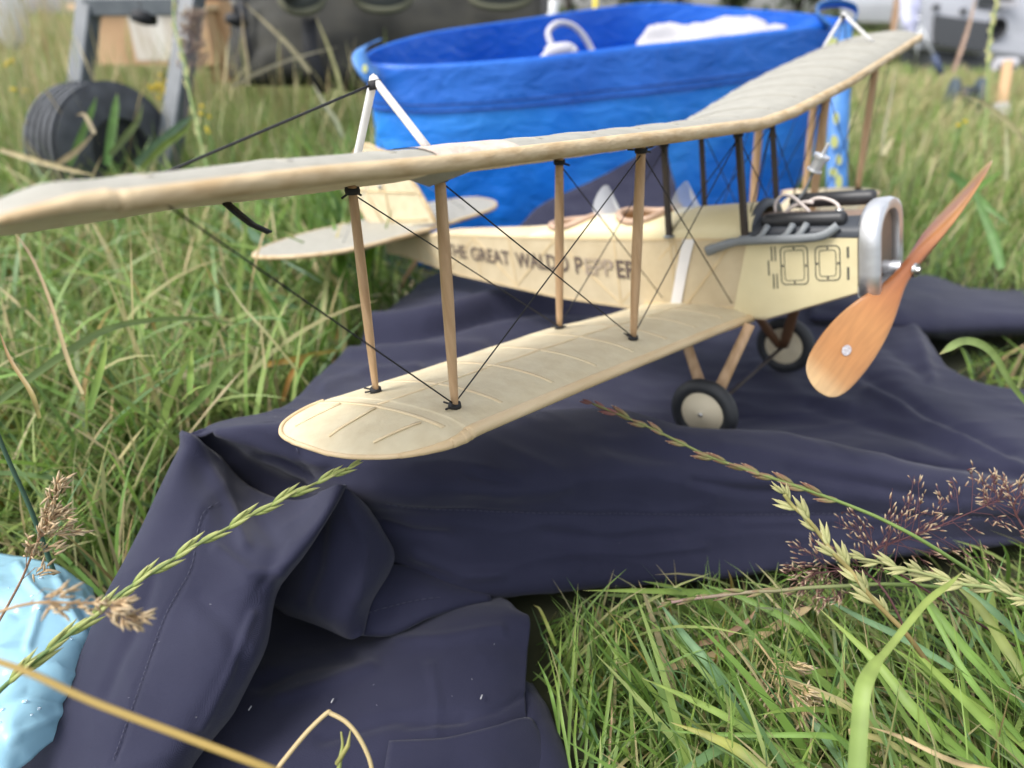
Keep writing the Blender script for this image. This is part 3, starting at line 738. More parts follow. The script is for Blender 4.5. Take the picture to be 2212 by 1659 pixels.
garment = empty('navy_garment', (0.1, .45, 0), 'dark navy cloth garment spread in folds on the grass under the model biplane', 'garment')
CLOTH_PTS = []
def patch(rows, n=9, m=9, mode='z'):
    P = [[(PZ if mode == 'z' else PD)(*p) for p in r] for r in rows]
    A = [catmull(r, n) for r in P]
    cols_ = [catmull([A[i][j] for i in range(len(A))], m) for j in range(len(A[0]))]
    return [[cols_[j][i] for j in range(len(cols_))] for i in range(len(cols_[0]))]
def seg_dist(x, y, pts):
    best = 1e9
    for (x0, y0), (x1, y1) in zip(pts, pts[1:]):
        dx, dy = x1-x0, y1-y0; t = max(0, min(1, ((x-x0)*dx+(y-y0)*dy)/(dx*dx+dy*dy+1e-9)))
        best = min(best, math.hypot(x-x0-t*dx, y-y0-t*dy))
    return best
def wrinkle(G, amp=.0022, seed=0, sx=9, sy=22, creases=()):
    nr, nc = len(G), len(G[0]); out = []
    for i in range(nr):
        row = []
        for j in range(nc):
            p = G[i][j]
            du = G[i][min(j+1, nc-1)]-G[i][max(j-1, 0)]; dv = G[min(i+1, nr-1)][j]-G[max(i-1, 0)][j]
            nrm = du.cross(dv)
            nrm = nrm.normalized() if nrm.length > 1e-12 else Vector((0, 0, 1))
            q = Vector((p.x*sx, p.y*sy, p.z*sy+seed*7.3))
            h = mnoise.noise(q)*1.0 + mnoise.noise(q*2.3+Vector((5, 3, 1)))*.40 + (1-abs(mnoise.noise(q*1.4+Vector((9, 2, 4)))))**3*1.0 + (1-abs(mnoise.noise(Vector((q.y*.7, q.x*1.8, q.z))+Vector((1, 7, 4)))))**6*.45
            if creases:
                if nrm.dot(Vector((0, 0, CAMZ))-p) < 0: nrm = -nrm
                u_, v_, _d = project(p); e = 0
                for pts, wd_, am in creases:
                    d_ = seg_dist(u_, v_, pts)
                    if d_ < 3*wd_: e += am*math.exp(-(d_/wd_)**2)
                p = p+nrm*e
            row.append(p+nrm*(amp*h))
        out.append(row)
    return out
def cloth(name, rows, amp=.002, seed=0, n=9, m=9, sx=9, sy=22, th=.0006, creases=()):
    G = wrinkle(patch(rows, n, m), amp, seed, sx, sy, creases)
    mb = MB(); mb.quad_grid(G); o = mb.build(name, M['navy'], None)
    o.parent = garment; o.matrix_parent_inverse = Matrix.Translation(-garment.location)
    s_ = o.modifiers.new('thickness', 'SOLIDIFY'); s_.thickness = th; s_.offset = 0
    for r in G[::2]:
        for p in r[::2]: CLOTH_PTS.append((p.x, p.y, p.z))
    return G
main_rows = [
 [(925, 600, .055), (1080, 545, .06), (1250, 500, .06), (1450, 500, .06), (1650, 560, .05), (1800, 610, .05), (1966, 698, .055), (2070, 812, .05), (2290, 855, .045)],
 [(850, 662, .07), (1000, 640, .078), (1200, 640, .07), (1400, 650, .06), (1620, 680, .05), (1800, 720, .05), (1950, 785, .058), (2085, 862, .05), (2300, 895, .045)],
 [(765, 742, .078), (930, 740, .078), (1150, 745, .06), (1380, 760, .05), (1600, 790, .045), (1780, 810, .052), (1945, 850, .055), (2095, 902, .052), (2310, 932, .045)],
 [(690, 812, .088), (860, 830, .08), (1080, 840, .06), (1330, 860, .045), (1560, 870, .040), (1760, 890, .045), (1940, 910, .05), (2105, 945, .05), (2320, 975, .045)],
 [(610, 880, .108), (790, 890, .10), (1020, 905, .075), (1290, 905, .050), (1490, 915, .036), (1600, 915, .036), (1930, 962, .046), (2110, 1000, .045), (2330, 1025, .042)],
 [(505, 908, .118), (660, 918, .118), (920, 930, .094), (1200, 940, .056), (1390, 965, .046), (1490, 980, .048), (1660, 985, .047), (1935, 1005, .042), (2335, 1062, .042)],
 [(405, 937, .125), (543, 931, .130), (830, 925, .125), (1130, 890, .105), (1330, 888, .090), (1490, 926, .088), (1687, 938, .082), (1947, 996, .074), (2340, 1078, .062)],
 [(425, 985, .098), (585, 1060, .078), (860, 1045, .112), (1150, 1012, .101), (1350, 1005, .088), (1510, 1018, .079), (1710, 1030, .071), (1965, 1068, .062), (2350, 1110, .056)],
 [(450, 1050, .070), (650, 1130, .062), (880, 1120, .083), (1165, 1110, .072), (1370, 1105, .060), (1530, 1105, .053), (1730, 1105, .049), (1980, 1118, .047), (2355, 1135, .043)],
 [(470, 1110, .050), (760, 1185, .050), (940, 1215, .052), (1190, 1205, .045), (1390, 1195, .040), (1545, 1185, .036), (1745, 1172, .034), (1990, 1160, .034), (2360, 1150, .032)],
 [(480, 1150, .035), (860, 1225, .034), (1005, 1287, .028), (1220, 1274, .024), (1420, 1257, .023), (1560, 1246, .023), (1755, 1222, .023), (1995, 1193, .024), (2365, 1160, .024)],
 [(485, 1130, .015), (860, 1200, .012), (1010, 1255, .006), (1225, 1245, .004), (1420, 1230, .004), (1560, 1220, .004), (1755, 1196, .004), (1995, 1170, .004), (2365, 1140, .004)],
]
BODY_CREASES = [
 ([(1847, 713), (1920, 750), (1999, 806)], 16, -.0045), ([(1962, 690), (1985, 750), (2010, 815)], 12, .0040),
 ([(1873, 814), (1935, 850), (1999, 898), (2090, 935), (2175, 980)], 15, -.0050), ([(1880, 842), (1960, 890), (2021, 922), (2120, 970), (2225, 1026)], 13, .0045),
 ([(1750, 880), (1850, 905), (1950, 940), (2060, 975)], 16, -.0035), ([(1640, 800), (1740, 860), (1830, 880)], 18, .0030),
 ([(770, 705), (850, 702), (950, 685), (1060, 655), (1160, 640), (1340, 648)], 15, .0130), ([(775, 735), (860, 728), (960, 708), (1065, 680), (1165, 664), (1340, 668)], 11, -.0130),
 ([(760, 765), (900, 750), (1040, 745)], 10, .003), ([(820, 790), (960, 770), (1080, 775)], 9, -.003), ([(700, 840), (800, 800), (900, 790)], 10, .003),
 ([(430, 948), (500, 985), (560, 1025), (640, 1060)], 22, -.0080), ([(470, 938), (560, 952), (640, 985), (700, 1000)], 11, .0035), ([(560, 985), (610, 990), (680, 1040)], 9, -.003),
 ([(640, 945), (652, 985), (668, 1030)], 5, -.0012),
 ([(827, 1127), (893, 1148), (962, 1155)], 10, -.003), ([(1018, 1026), (1060, 1035), (1110, 1040)], 9, -.0022), ([(1000, 1060), (1100, 1066), (1220, 1050)], 12, .0018),
 ([(1280, 960), (1400, 985), (1520, 1000)], 18, -.0018), ([(1500, 1040), (1620, 1062), (1750, 1064)], 12, -.0026), ([(1180, 1150), (1330, 1165), (1500, 1150)], 12, -.0020), ([(1230, 1190), (1380, 1196), (1520, 1182)], 9, .0016),
 ([(1560, 965), (1700, 990), (1850, 1020), (2000, 1050)], 14, .0020), ([(1700, 1015), (1860, 1048), (2050, 1085)], 12, -.0024), ([(900, 1200), (1000, 1240), (1080, 1240)], 12, .0025), ([(1600, 1130), (1760, 1126), (1900, 1120)], 10, .0016),
 ([(830, 1086), (900, 1096), (1130, 1107), (1400, 1112), (1650, 1112), (1840, 1110), (2212, 1120)], 4, -.0012)]
GM = cloth('body_panel', main_rows, .0014, 1, 24, 18, sx=11, sy=30, creases=BODY_CREASES)
GF = cloth('left_flap', [
 [(440, 945, .06), (407, 936, .126), (468, 985, .110), (545, 1052, .088), (640, 1082, .096), (737, 1048, .126), (742, 1052, .09)],
 [(375, 1080, .06), (343, 1068, .110), (430, 1090, .110), (530, 1125, .098), (635, 1140, .104), (706, 1115, .116), (690, 1118, .075)],
 [(320, 1190, .05), (288, 1183, .094), (380, 1200, .100), (490, 1212, .101), (590, 1215, .103), (650, 1198, .099), (630, 1200, .055)],
 [(270, 1295, .04), (238, 1290, .078), (330, 1300, .088), (440, 1312, .090), (530, 1312, .090), (598, 1275, .083), (570, 1280, .04)],
 [(215, 1405, .03), (183, 1400, .063), (280, 1412, .075), (390, 1424, .081), (490, 1425, .082), (570, 1400, .070), (545, 1400, .03)],
 [(150, 1535, .02), (118, 1530, .048), (220, 1535, .062), (330, 1545, .067), (430, 1548, .066), (503, 1530, .050), (480, 1530, .02)],
 [(90, 1645, .01), (58, 1640, .038), (160, 1650, .050), (270, 1662, .055), (360, 1668, .051), (418, 1650, .038), (400, 1650, .015)],
 [(45, 1765, .01), (8, 1760, .028), (100, 1780, .040), (210, 1790, .045), (300, 1790, .041), (358, 1765, .028), (340, 1765, .01)],
], .0013, 2, 16, 16, sx=12, sy=18, creases=[([(405, 940), (450, 1010), (500, 1100), (530, 1180)], 14, .0030), ([(440, 1110), (424, 1170), (414, 1230), (360, 1330), (300, 1500), (245, 1650)], 5, -.0010), ([(560, 1120), (600, 1180), (570, 1260)], 22, -.0026), ([(470, 1190), (540, 1240), (600, 1235)], 12, .0022), ([(430, 1290), (500, 1360), (520, 1440)], 20, -.0016), ([(330, 1250), (300, 1360), (230, 1500)], 14, -.0018), ([(545, 1330), (500, 1440), (430, 1570)], 9, .0018)])
cloth('folded_tube', [
 [(690, 1062, .100), (736, 1050, .122), (768, 1072, .112), (792, 1095, .096), (785, 1090, .08)],
 [(660, 1125, .088), (725, 1122, .100), (790, 1130, .096), (822, 1145, .081), (810, 1140, .065)],
 [(625, 1190, .072), (715, 1192, .085), (800, 1190, .080), (848, 1194, .066), (832, 1190, .05)],
 [(600, 1255, .056), (700, 1270, .069), (785, 1262, .069), (838, 1238, .056), (826, 1238, .04)],
 [(590, 1300, .044), (690, 1326, .054), (755, 1332, .056), (799, 1303, .049), (790, 1303, .035)],
 [(620, 1325, .034), (700, 1355, .041), (755, 1378, .040), (781, 1371, .040), (775, 1368, .028)],
], .0008, 3, 14, 14, sx=10, sy=12, creases=[([(700, 1120), (690, 1220), (660, 1300)], 12, -.002), ([(760, 1100), (790, 1180), (770, 1290)], 14, .0016)])
GL = cloth('tube_lining', [
 [(800, 1215, .052), (880, 1222, .048), (960, 1245, .040), (1050, 1275, .030)],
 [(815, 1255, .050), (890, 1255, .047), (970, 1272, .041), (1060, 1288, .030)],
 [(797, 1308, .046), (875, 1302, .043), (960, 1302, .038), (1060, 1300, .028)],
 [(782, 1371, .036), (850, 1369, .034), (935, 1334, .032), (1050, 1303, .024)],
 [(785, 1360, .02), (850, 1358, .02), (935, 1325, .018), (1050, 1295, .016)],
], .0006, 4, 8, 8)
GLP = cloth('lower_panel', [
 [(480, 1230, .006), (700, 1240, .004), (860, 1270, .006), (1000, 1285, .014), (1085, 1295, .026), (1120, 1325, .028)],
 [(500, 1380, .012), (700, 1385, .016), (850, 1378, .028), (1000, 1330, .034), (1085, 1330, .036), (1144, 1340, .034)],
 [(470, 1460, .020), (680, 1445, .028), (850, 1430, .032), (1000, 1405, .035), (1080, 1400, .034), (1138, 1420, .028)],
 [(430, 1560, .024), (650, 1545, .030), (850, 1515, .033), (1000, 1490, .034), (1080, 1485, .031), (1135, 1490, .025)],
 [(380, 1680, .025), (620, 1660, .030), (830, 1605, .032), (1000, 1578, .031), (1080, 1566, .028), (1138, 1553, .022)],
 [(330, 1800, .020), (600, 1770, .026), (820, 1700, .028), (1000, 1680, .026), (1080, 1670, .022), (1160, 1640, .014)],
], .0009, 5, 16, 14, sx=8, sy=16, creases=[([(560, 1480), (650, 1440), (760, 1420)], 16, -.0030), ([(600, 1510), (700, 1480), (800, 1440)], 14, .0024), ([(860, 1385), (960, 1380), (1080, 1360)], 12, .0020), ([(700, 1600), (850, 1560), (1000, 1555)], 14, -.0020), ([(930, 1440), (945, 1520), (940, 1590)], 10, .0014), ([(880, 1575), (980, 1562), (1070, 1540), (1135, 1500)], 8, -.0012)])
cloth('lower_layer', [
 [(840, 1600, .036), (960, 1592, .036), (1062, 1570, .034), (1140, 1549, .026), (1165, 1580, .018)],
 [(830, 1660, .036), (960, 1650, .036), (1070, 1640, .032), (1160, 1610, .022), (1195, 1640, .014)],
 [(820, 1780, .034), (960, 1780, .034), (1080, 1770, .028), (1190, 1720, .018), (1250, 1740, .010)],
], .0010, 6, 9, 9)
cloth('lower_flap', [
 [(1050, 1440, .012), (1110, 1452, .020), (1145, 1472, .016), (1150, 1475, .004)],
 [(1050, 1530, .012), (1130, 1535, .022), (1184, 1532, .016), (1190, 1534, .003)],
 [(1050, 1620, .012), (1150, 1615, .022), (1212, 1610, .016), (1218, 1612, .003)],
 [(1050, 1740, .012), (1170, 1730, .020), (1252, 1720, .014), (1260, 1722, .002)],
], .0010, 7, 8, 8)
# sleeve lying behind the nose
cloth('sleeve', [
 [(1780, 590, .008), (1900, 600, .008), (2010, 612, .008), (2100, 640, .008), (2330, 650, .008)],
 [(1770, 585, .040), (1900, 592, .045), (2010, 596, .046), (2100, 619, .044), (2330, 632, .040)],
 [(1760, 615, .066), (1890, 622, .070), (2010, 630, .068), (2110, 648, .062), (2330, 658, .058)],
 [(1755, 655, .070), (1890, 662, .072), (2010, 672, .068), (2110, 685, .060), (2330, 690, .056)],
 [(1750, 695, .058), (1900, 705, .056), (2010, 722, .048), (2110, 722, .042), (2330, 720, .038)],
 [(1760, 700, .030), (1920, 712, .028), (2015, 735, .022), (2110, 728, .018), (2330, 722, .016)],
], .0022, 8, 10, 8, sx=12, sy=18)
# peaked flap leaning against the blue bag
G = []
pk = [[(1080, 540, .80), (1190, 520, .82), (1340, 510, .84), (1480, 520, .84)],
      [(1165, 448, .85), (1245, 440, .86), (1360, 430, .875), (1466, 440, .88)],
      [(1255, 402, .875), (1310, 395, .88), (1385, 390, .89), (1458, 400, .89)],
      [(1345, 356, .892), (1378, 352, .895), (1415, 350, .90), (1447, 358, .90)],
      [(1424, 311, .90), (1428, 309, .90), (1433, 309, .90), (1437, 312, .90)]]
GP = wrinkle(patch(pk, 9, 9, 'd'), .002, 9)
mb = MB(); mb.quad_grid(GP); o = mb.build('raised_corner', M['navy']); o.parent = garment; o.matrix_parent_inverse = Matrix.Translation(-garment.location)
s_ = o.modifiers.new('thickness', 'SOLIDIFY'); s_.thickness = .001
# apron linking it back to the body panel, hidden behind the fuselage
# stitching
def on_grid(G, px_path, off=.0012):
    out = []
    flat_ = [(p, i, j) for i, r in enumerate(G) for j, p in enumerate(r)]
    PR = np.array([project(p)[:2] for p, i, j in flat_])
    for x, y in px_path:
        k = int(np.argmin((PR[:, 0]-x)**2+(PR[:, 1]-y)**2)); p, i, j = flat_[k]
        i0, i1, j0, j1 = max(i-1, 0), min(i+1, len(G)-1), max(j-1, 0), min(j+1, len(G[0])-1)
        # local linear solve in picture space
        pu, pv = G[i][j1]-G[i][j0], G[i1][j]-G[i0][j]
        a = np.array([(np.array(project(G[i][j1])[:2])-np.array(project(G[i][j0])[:2])), (np.array(project(G[i1][j])[:2])-np.array(project(G[i0][j])[:2]))]).T
        try: st = np.linalg.solve(a, np.array([x, y])-PR[k])
        except Exception: st = np.zeros(2)
        st = np.clip(st, -1, 1); q = p+pu*float(st[0])+pv*float(st[1])
        n_ = pu.cross(pv).normalized(); n_ = n_ if n_.dot(Vector((0, 0, CAMZ))-q) > 0 else -n_
        out.append(q+n_*off)
    return out
def dense(pts, step=4):
    o = []
    for (x0, y0), (x1, y1) in zip(pts, pts[1:]):
        n_ = max(1, int(math.hypot(x1-x0, y1-y0)/step))
        o += [(lerp(x0, x1, k/n_), lerp(y0, y1, k/n_)) for k in range(n_)]
    return o+[pts[-1]]
def seam(G, path, name='stitched_seam'):
    P = on_grid(G, dense([(p.x, p.y) for p in smooth_path([(a, b, 0) for a, b in path], 6)], 4))
    P = [sum((P[min(max(i+k, 0), len(P)-1)] for k in (-3, -2, -1, 0, 1, 2, 3)), Vector())/7 for i in range(len(P))]
    mb = MB()
    for i in range(0, len(P)-3, 3): mb.tube([P[i], (P[i]+P[i+2])/2+Vector((0, 0, .0001)), P[i+2]], .00025, 5)
    o = mb.build(name, M['navy_thread']); o.parent = garment; o.matrix_parent_inverse = Matrix.Translation(-garment.location); return o
seam(GM, [(830, 1084), (900, 1094), (1130, 1105), (1400, 1110), (1650, 1110), (1840, 1108), (2212, 1118)])
seam(GM, [(632, 950), (650, 985), (662, 1030)])
seam(GF, [(480, 1085), (440, 1105), (425, 1160), (415, 1230), (360, 1330), (300, 1500), (245, 1650)])
seam(GL, [(788, 1328), (830, 1315), (900, 1298), (960, 1290)])

ln = MB()
for G_, k_ in ((GF, 6), (GM, 12), (GLP, 6)):
    for q_ in range(k_):
        i, j = rng.integers(len(G_)//3, len(G_)-12), rng.integers(6, len(G_[0])-6); p = G_[i][j]+Vector((0, -.0004, .0009)); d = Vector((rng.normal(), rng.normal(), 0)).normalized()*rng.uniform(.0002, .0006); ln.tube([p-d, p+d], .00010, 4)
for px_, py_, z_ in ((718, 1514, .034), (540, 1530, .032), (1040, 1506, .036)):
    p = PZ(px_, py_, z_); ln.tube([p-Vector((.0004, .0012, 0)), p+Vector((.0004, .0012, .0003))], .0004, 5)
o = ln.build('lint', mat('lint', (.40, .40, .42), .8)); child_ = o; o.parent = garment; o.matrix_parent_inverse = Matrix.Translation(-garment.location); o['kind'] = 'stuff'

# ================================================================== LIGHT BLUE PLASTIC BAG
def plastic():
    m = mat('light_blue_plastic', (.36, .63, .77), .22, var=(.42, .70, .83), vscale=12, spec=.5, bump=.5, bscale=38, trans=.3); return m
G = wrinkle(patch([
 [(-120, 1192, .030), (-10, 1202, .050), (60, 1211, .056), (110, 1222, .056), (150, 1240, .05), (190, 1272, .035)],
 [(-120, 1260, .070), (0, 1266, .076), (70, 1272, .076), (130, 1282, .068), (185, 1296, .055), (216, 1312, .040)],
 [(-120, 1330, .076), (0, 1332, .078), (80, 1335, .076), (150, 1340, .070), (190, 1345, .062), (217, 1345, .048)],
 [(-120, 1430, .074), (0, 1430, .075), (70, 1425, .073), (130, 1420, .068), (175, 1410, .060), (208, 1400, .046)],
 [(-120, 1540, .070), (0, 1535, .071), (60, 1525, .068), (110, 1510, .062), (150, 1495, .054), (190, 1480, .036)],
 [(-140, 1690, .060), (-20, 1690, .060), (40, 1660, .056), (95, 1610, .050), (140, 1570, .042), (175, 1540, .024)],
], 14, 14), .0016, 11, 24, 30, [([(40, 1230), (90, 1300), (60, 1400)], 9, .0022), ([(120, 1250), (150, 1330), (190, 1390)], 9, .0018), ([(-20, 1300), (40, 1330), (120, 1310)], 9, -.0016), ([(10, 1450), (80, 1430), (150, 1460)], 9, .0018), ([(160, 1290), (185, 1340), (200, 1380)], 8, -.0016), ([(0, 1530), (60, 1500), (140, 1520)], 8, -.0014), ([(20, 1600), (70, 1570), (130, 1540)], 8, .0015)])
mb = MB(); mb.quad_grid(G); lb = mb.build('plastic_bag', plastic()); s_ = lb.modifiers.new('thickness', 'SOLIDIFY'); s_.thickness = .0003
tag(lb, 'shiny pale blue plastic bag with water droplets, on the grass beside the navy garment', 'bag')
dr = MB()
for k in range(20):
    i, j = rng.integers(8, len(G)-6), rng.integers(8, len(G[0])-4); r_ = rng.uniform(.0004, .0013); dr.blob(G[i][j]+Vector((0, 0, .0006)), r_*1.3, r_, r_*.6, 8, 5)
wm_ = bpy.data.materials.new('water'); wm_.use_nodes = True; b_ = wm_.node_tree.nodes['Principled BSDF']; b_.inputs['Base Color'].default_value = (.9, .95, 1, 1); b_.inputs['Roughness'].default_value = .05; b_.inputs['Transmission Weight'].default_value = .9; b_.inputs['IOR'].default_value = 1.33
o = dr.build('water_droplets', wm_, lb); o['kind'] = 'stuff'
CLOTH_PTS += [(p.x, p.y, p.z) for r in G[::2] for p in r[::2]]

# ================================================================== BIG BLUE BAG
def tarp(name, c1, c2, rough=.38, w1=90):
    m = mat(name, c1, rough, var=c2, vscale=7, spec=.5, trans=.18, bump=.0); N = m.node_tree.nodes; L = m.node_tree.links
    tc = N.new('ShaderNodeTexCoord'); mp = N.new('ShaderNodeMapping'); mp.inputs['Scale'].default_value = (4, 4, 9)
    nz = N.new('ShaderNodeTexNoise'); nz.inputs['Scale'].default_value = 4.5; nz.inputs['Detail'].default_value = 7; nz.inputs['Distortion'].default_value = .6
    L.new(tc.outputs['Object'], mp.inputs[0]); L.new(mp.outputs[0], nz.inputs['Vector'])
    bp = N.new('ShaderNodeBump'); bp.inputs['Strength'].default_value = .45; bp.inputs['Distance'].default_value = .012
    n3 = N.new('ShaderNodeTexNoise'); n3.inputs['Scale'].default_value = 26; n3.inputs['Detail'].default_value = 5; n3.inputs['Distortion'].default_value = 1.2; L.new(tc.outputs['Object'], n3.inputs['Vector'])
    b2 = N.new('ShaderNodeBump'); b2.inputs['Strength'].default_value = .55; b2.inputs['Distance'].default_value = .004; L.new(n3.outputs[0], b2.inputs['Height'])
    L.new(nz.outputs[0], bp.inputs['Height']); L.new(bp.outputs[0], b2.inputs['Normal']); L.new(b2.outputs[0], N['Principled BSDF'].inputs['Normal'])
    return m
M['tarp'] = tarp('blue_tarpaulin', (.008, .20, .78), (.04, .32, .90))
M['tarp_band'] = tarp('blue_tarpaulin_hem', (.010, .125, .58), (.025, .18, .70))
M['strap'] = mat('bag_strap', (.045, .17, .46), .55, var=(.07, .22, .52), vscale=50)
M['yellow'] = mat('yellow_print', (.36, .39, .13), .6)
front = [(800, 138, .985), (830, 141, .968), (899, 143, .955), (1011, 138, .955), (1159, 126, .97), (1345, 104, 1.0), (1536, 84, 1.04), (1724, 61, 1.09), (1815, 50, 1.13)]
back = [(1835, 46, 1.20), (1724, 30, 1.27), (1575, 19, 1.31), (1420, 8, 1.32), (1308, 18, 1.30), (1159, 39, 1.22), (1040, 56, 1.14), (936, 72, 1.07), (840, 97, 1.015), (795, 118, .995)]
loop = [PD(*p) for p in front+back]
rim = catmull(loop+[loop[0]], 6)[:-1]
cen = sum(rim, Vector())/len(rim)
base_front = [PD(880, 420, .97), PD(1790, 330, 1.10)]
NB = len(rim)
def bag_level(t):
    out = []
    for i, p in enumerate(rim):
        q = Vector((cen.x+(p.x-cen.x)*.84, cen.y+(p.y-cen.y)*.92+.01, 0))
        r_ = p.lerp(q, t)
        out_ = Vector((p.x-cen.x, p.y-cen.y, 0)).normalized()
        bul = .012*math.sin(PI*t)
        nz = mnoise.noise(Vector((r_.x*7, r_.y*7, r_.z*8)))*.014 + mnoise.noise(Vector((r_.x*18, r_.y*18, r_.z*16)))*.006 + (1-abs(mnoise.noise(Vector((r_.x*13, r_.y*13, r_.z*7+4)))))**4*.007
        out.append(r_+out_*(bul+nz*(.25+t)))
    return out
bag = empty('shopping_bag', (cen.x, cen.y, 0), 'large open bright blue tarpaulin carrier bag standing behind the model biplane', 'bag')
def child(o, par): o.parent = par; o.matrix_parent_inverse = Matrix.Translation(-par.location); return o
mb = MB(); mb.quad_grid([bag_level(t) for t in np.linspace(0, 1, 26)], close_v=True); mb.face(bag_level(1.0)[::-1])
o = child(mb.build('bag_body', M['tarp']), bag); s_ = o.modifiers.new('thickness', 'SOLIDIFY'); s_.thickness = .0012
mb = MB()
def out_off(L_, d):
    o_ = []
    for i in range(len(L_)):
        t_ = L_[(i+1) % len(L_)]-L_[i-1]; n_ = Vector((t_.y, -t_.x, 0)).normalized(); p = L_[i]
        if n_.dot(Vector((p.x-cen.x, p.y-cen.y, 0))) < 0: n_ = -n_
        o_.append(p+n_*d)
    return o_
mb.quad_grid([out_off(bag_level(0), -.002), [p+Vector((0, 0, .002)) for p in out_off(bag_level(0), .000)]]+[out_off(bag_level(t), .0030) for t in np.linspace(.002, .205, 10)], close_v=True)
child(mb.build('hem_band', M['tarp_band']), bag)
mb = MB(); mb.quad_grid([out_off(bag_level(t), -.003) for t in (0.002, .05, .10, .15, .17)], close_v=True); child(mb.build('hem_facing', M['tarp_band']), bag)
for t in (.165, .195):
    mb = MB(); L_ = out_off(bag_level(t), .0032); mb.tube(L_+[L_[0]], .0008, 5, cap=False); child(mb.build('hem_stitching', mat('navy_stitch', (.01, .04, .22), .6)), bag)
# side strap and handles
def ribbon(path, wdir, wd, name, m, par, th=.002):
    mb = MB(); P = smooth_path(path, 6); W = Vector(wdir).normalized()*wd/2
    mb.quad_grid([[p-W, p, p+W] for p in P]); o = child(mb.build(name, m), par); s_ = o.modifiers.new('thickness', 'SOLIDIFY'); s_.thickness = th; return P
P = ribbon([PD(812, 92, .990), PD(785, 104, .965), PD(775, 122, .945), PD(788, 150, .94), PD(806, 172, .945), PD(800, 150, .955)], (.5, .8, .25), .028, 'handle', M['strap'], bag)
P = ribbon([PD(1790, 60, 1.10), PD(1764, 32, 1.10), PD(1772, 12, 1.105), PD(1810, 5, 1.115), PD(1848, 17, 1.13), PD(1850, 42, 1.14), PD(1830, 62, 1.14)], (-.35, -.8, .35), .026, 'handle', M['strap'], bag)
sp_ = [PD(1818, 52, 1.125), PD(1818, 140, 1.115), PD(1812, 230, 1.105), PD(1808, 330, 1.10), PD(1808, 430, 1.095), PD(1812, 520, 1.09)]
P = ribbon(sp_, (1, -.25, 0), .030, 'side_strap', M['strap'], bag)
for px_, py_, d_, a_, b_ in ((1802, 306, 1.090, 9, 15), (1812, 345, 1.088, 7, 12), (1800, 372, 1.088, 10, 10), (1812, 392, 1.086, 8, 16), (1800, 100, 1.100, 14, 20), (1822, 150, 1.10, 8, 12), (1806, 255, 1.09, 7, 14), (1808, 430, 1.083, 8, 14)):
    pr = MB(); pr.face([PD(px_+a_*math.cos(2*PI*k/10), py_+b_*math.sin(2*PI*k/10), d_) for k in range(10)]); child(pr.build('yellow_print', M['yellow'], None, smooth=False), bag)
for px_, py_, d_ in ((788, 148, .934),):
    pr = MB(); pr.face([PD(px_+6*math.cos(2*PI*k/8), py_+10*math.sin(2*PI*k/8), d_) for k in range(8)]); child(pr.build('yellow_print', M['yellow'], None, smooth=False), bag)

# what is inside it
M['white_plastic'] = mat('white_plastic', (.47, .46, .49), .35)
cb = empty('charging_cable', PD(1240, 100, 1.08), 'white cable looped up out of the blue bag with white plug', 'cable')
mb = MB(); mb.tube(smooth_path([PD(1196, 118, 1.06), PD(1190, 95, 1.06), PD(1184, 72, 1.06), PD(1196, 55, 1.06), PD(1216, 50, 1.07), PD(1240, 58, 1.08), PD(1262, 80, 1.09), PD(1280, 112, 1.10), PD(1290, 140, 1.10)], 6), .0048, 8); child(mb.build('cable', M['white_plastic']), cb)
mb = MB(); mb.tube(smooth_path([PD(1172, 128, 1.045), PD(1185, 116, 1.045), PD(1210, 109, 1.045), PD(1232, 110, 1.05), PD(1238, 122, 1.05)], 4), [.006]*4+[.011]*8+[.010]*4+[.006], 8); child(mb.build('plug', M['white_plastic']), cb)
G = wrinkle(patch([[(1372, 112, 1.10), (1480, 105, 1.11), (1600, 90, 1.13), (1700, 78, 1.15)],
                   [(1378, 92, 1.12), (1480, 84, 1.13), (1600, 68, 1.15), (1695, 64, 1.17)],
                   [(1400, 66, 1.14), (1490, 62, 1.16), (1560, 50, 1.17), (1660, 58, 1.19)],
                   [(1420, 62, 1.20), (1500, 58, 1.21), (1610, 40, 1.22), (1650, 50, 1.22)]], 8, 8, 'd'), .006, 12, 16, 24)
mb = MB(); mb.quad_grid(G); o = mb.build('white_cloth', mat('white_cloth', (.43, .42, .43), .8)); tag(o, 'crumpled white cloth poking up inside the open blue bag', 'cloth')
s_ = o.modifiers.new('thickness', 'SOLIDIFY'); s_.thickness = .001

# ================================================================== CART WITH CANVAS BODY
M['post'] = mat('grey_steel_tube', (.070, .084, .096), .42, var=(.10, .115, .128), vscale=30)
M['canvas'] = mat('olive_canvas', (.016, .016, .012), .85, var=(.026, .025, .018), vscale=18, bump=.4, bscale=90)
M['canvas_trim'] = mat('olive_trim', (.13, .13, .085), .8)
M['webbing'] = mat('black_webbing', (.012, .013, .016), .7)
cart = empty('folding_cart', PZ(300, 420, 0.0), 'grey steel framed folding cart with dark olive canvas and black tyre, in tall grass', 'cart')
pl, pr_ = (PD(200, -60, 1.50), PD(158, 330, 1.50)), (PD(425, -60, 1.44), PD(352, 420, 1.44))
for a, b in (pl, pr_):
    mb = MB(); mb.beam(a, b+(b-a).normalized()*.12, .037, .037, up=(.976, -.21, 0), bev=.08); child(mb.build('post', M['post'], smooth=False), cart)
mb = MB(); mb.beam(PD(195, 16, 1.50), PD(410, 14, 1.45), .034, .036, bev=.08); child(mb.build('cross_bar', M['post'], smooth=False), cart)
mb = MB(); mb.beam(PD(395, -18, 1.45), PD(900, -30, 1.80), .034, .036, bev=.08); child(mb.build('top_rail', M['post'], smooth=False), cart)
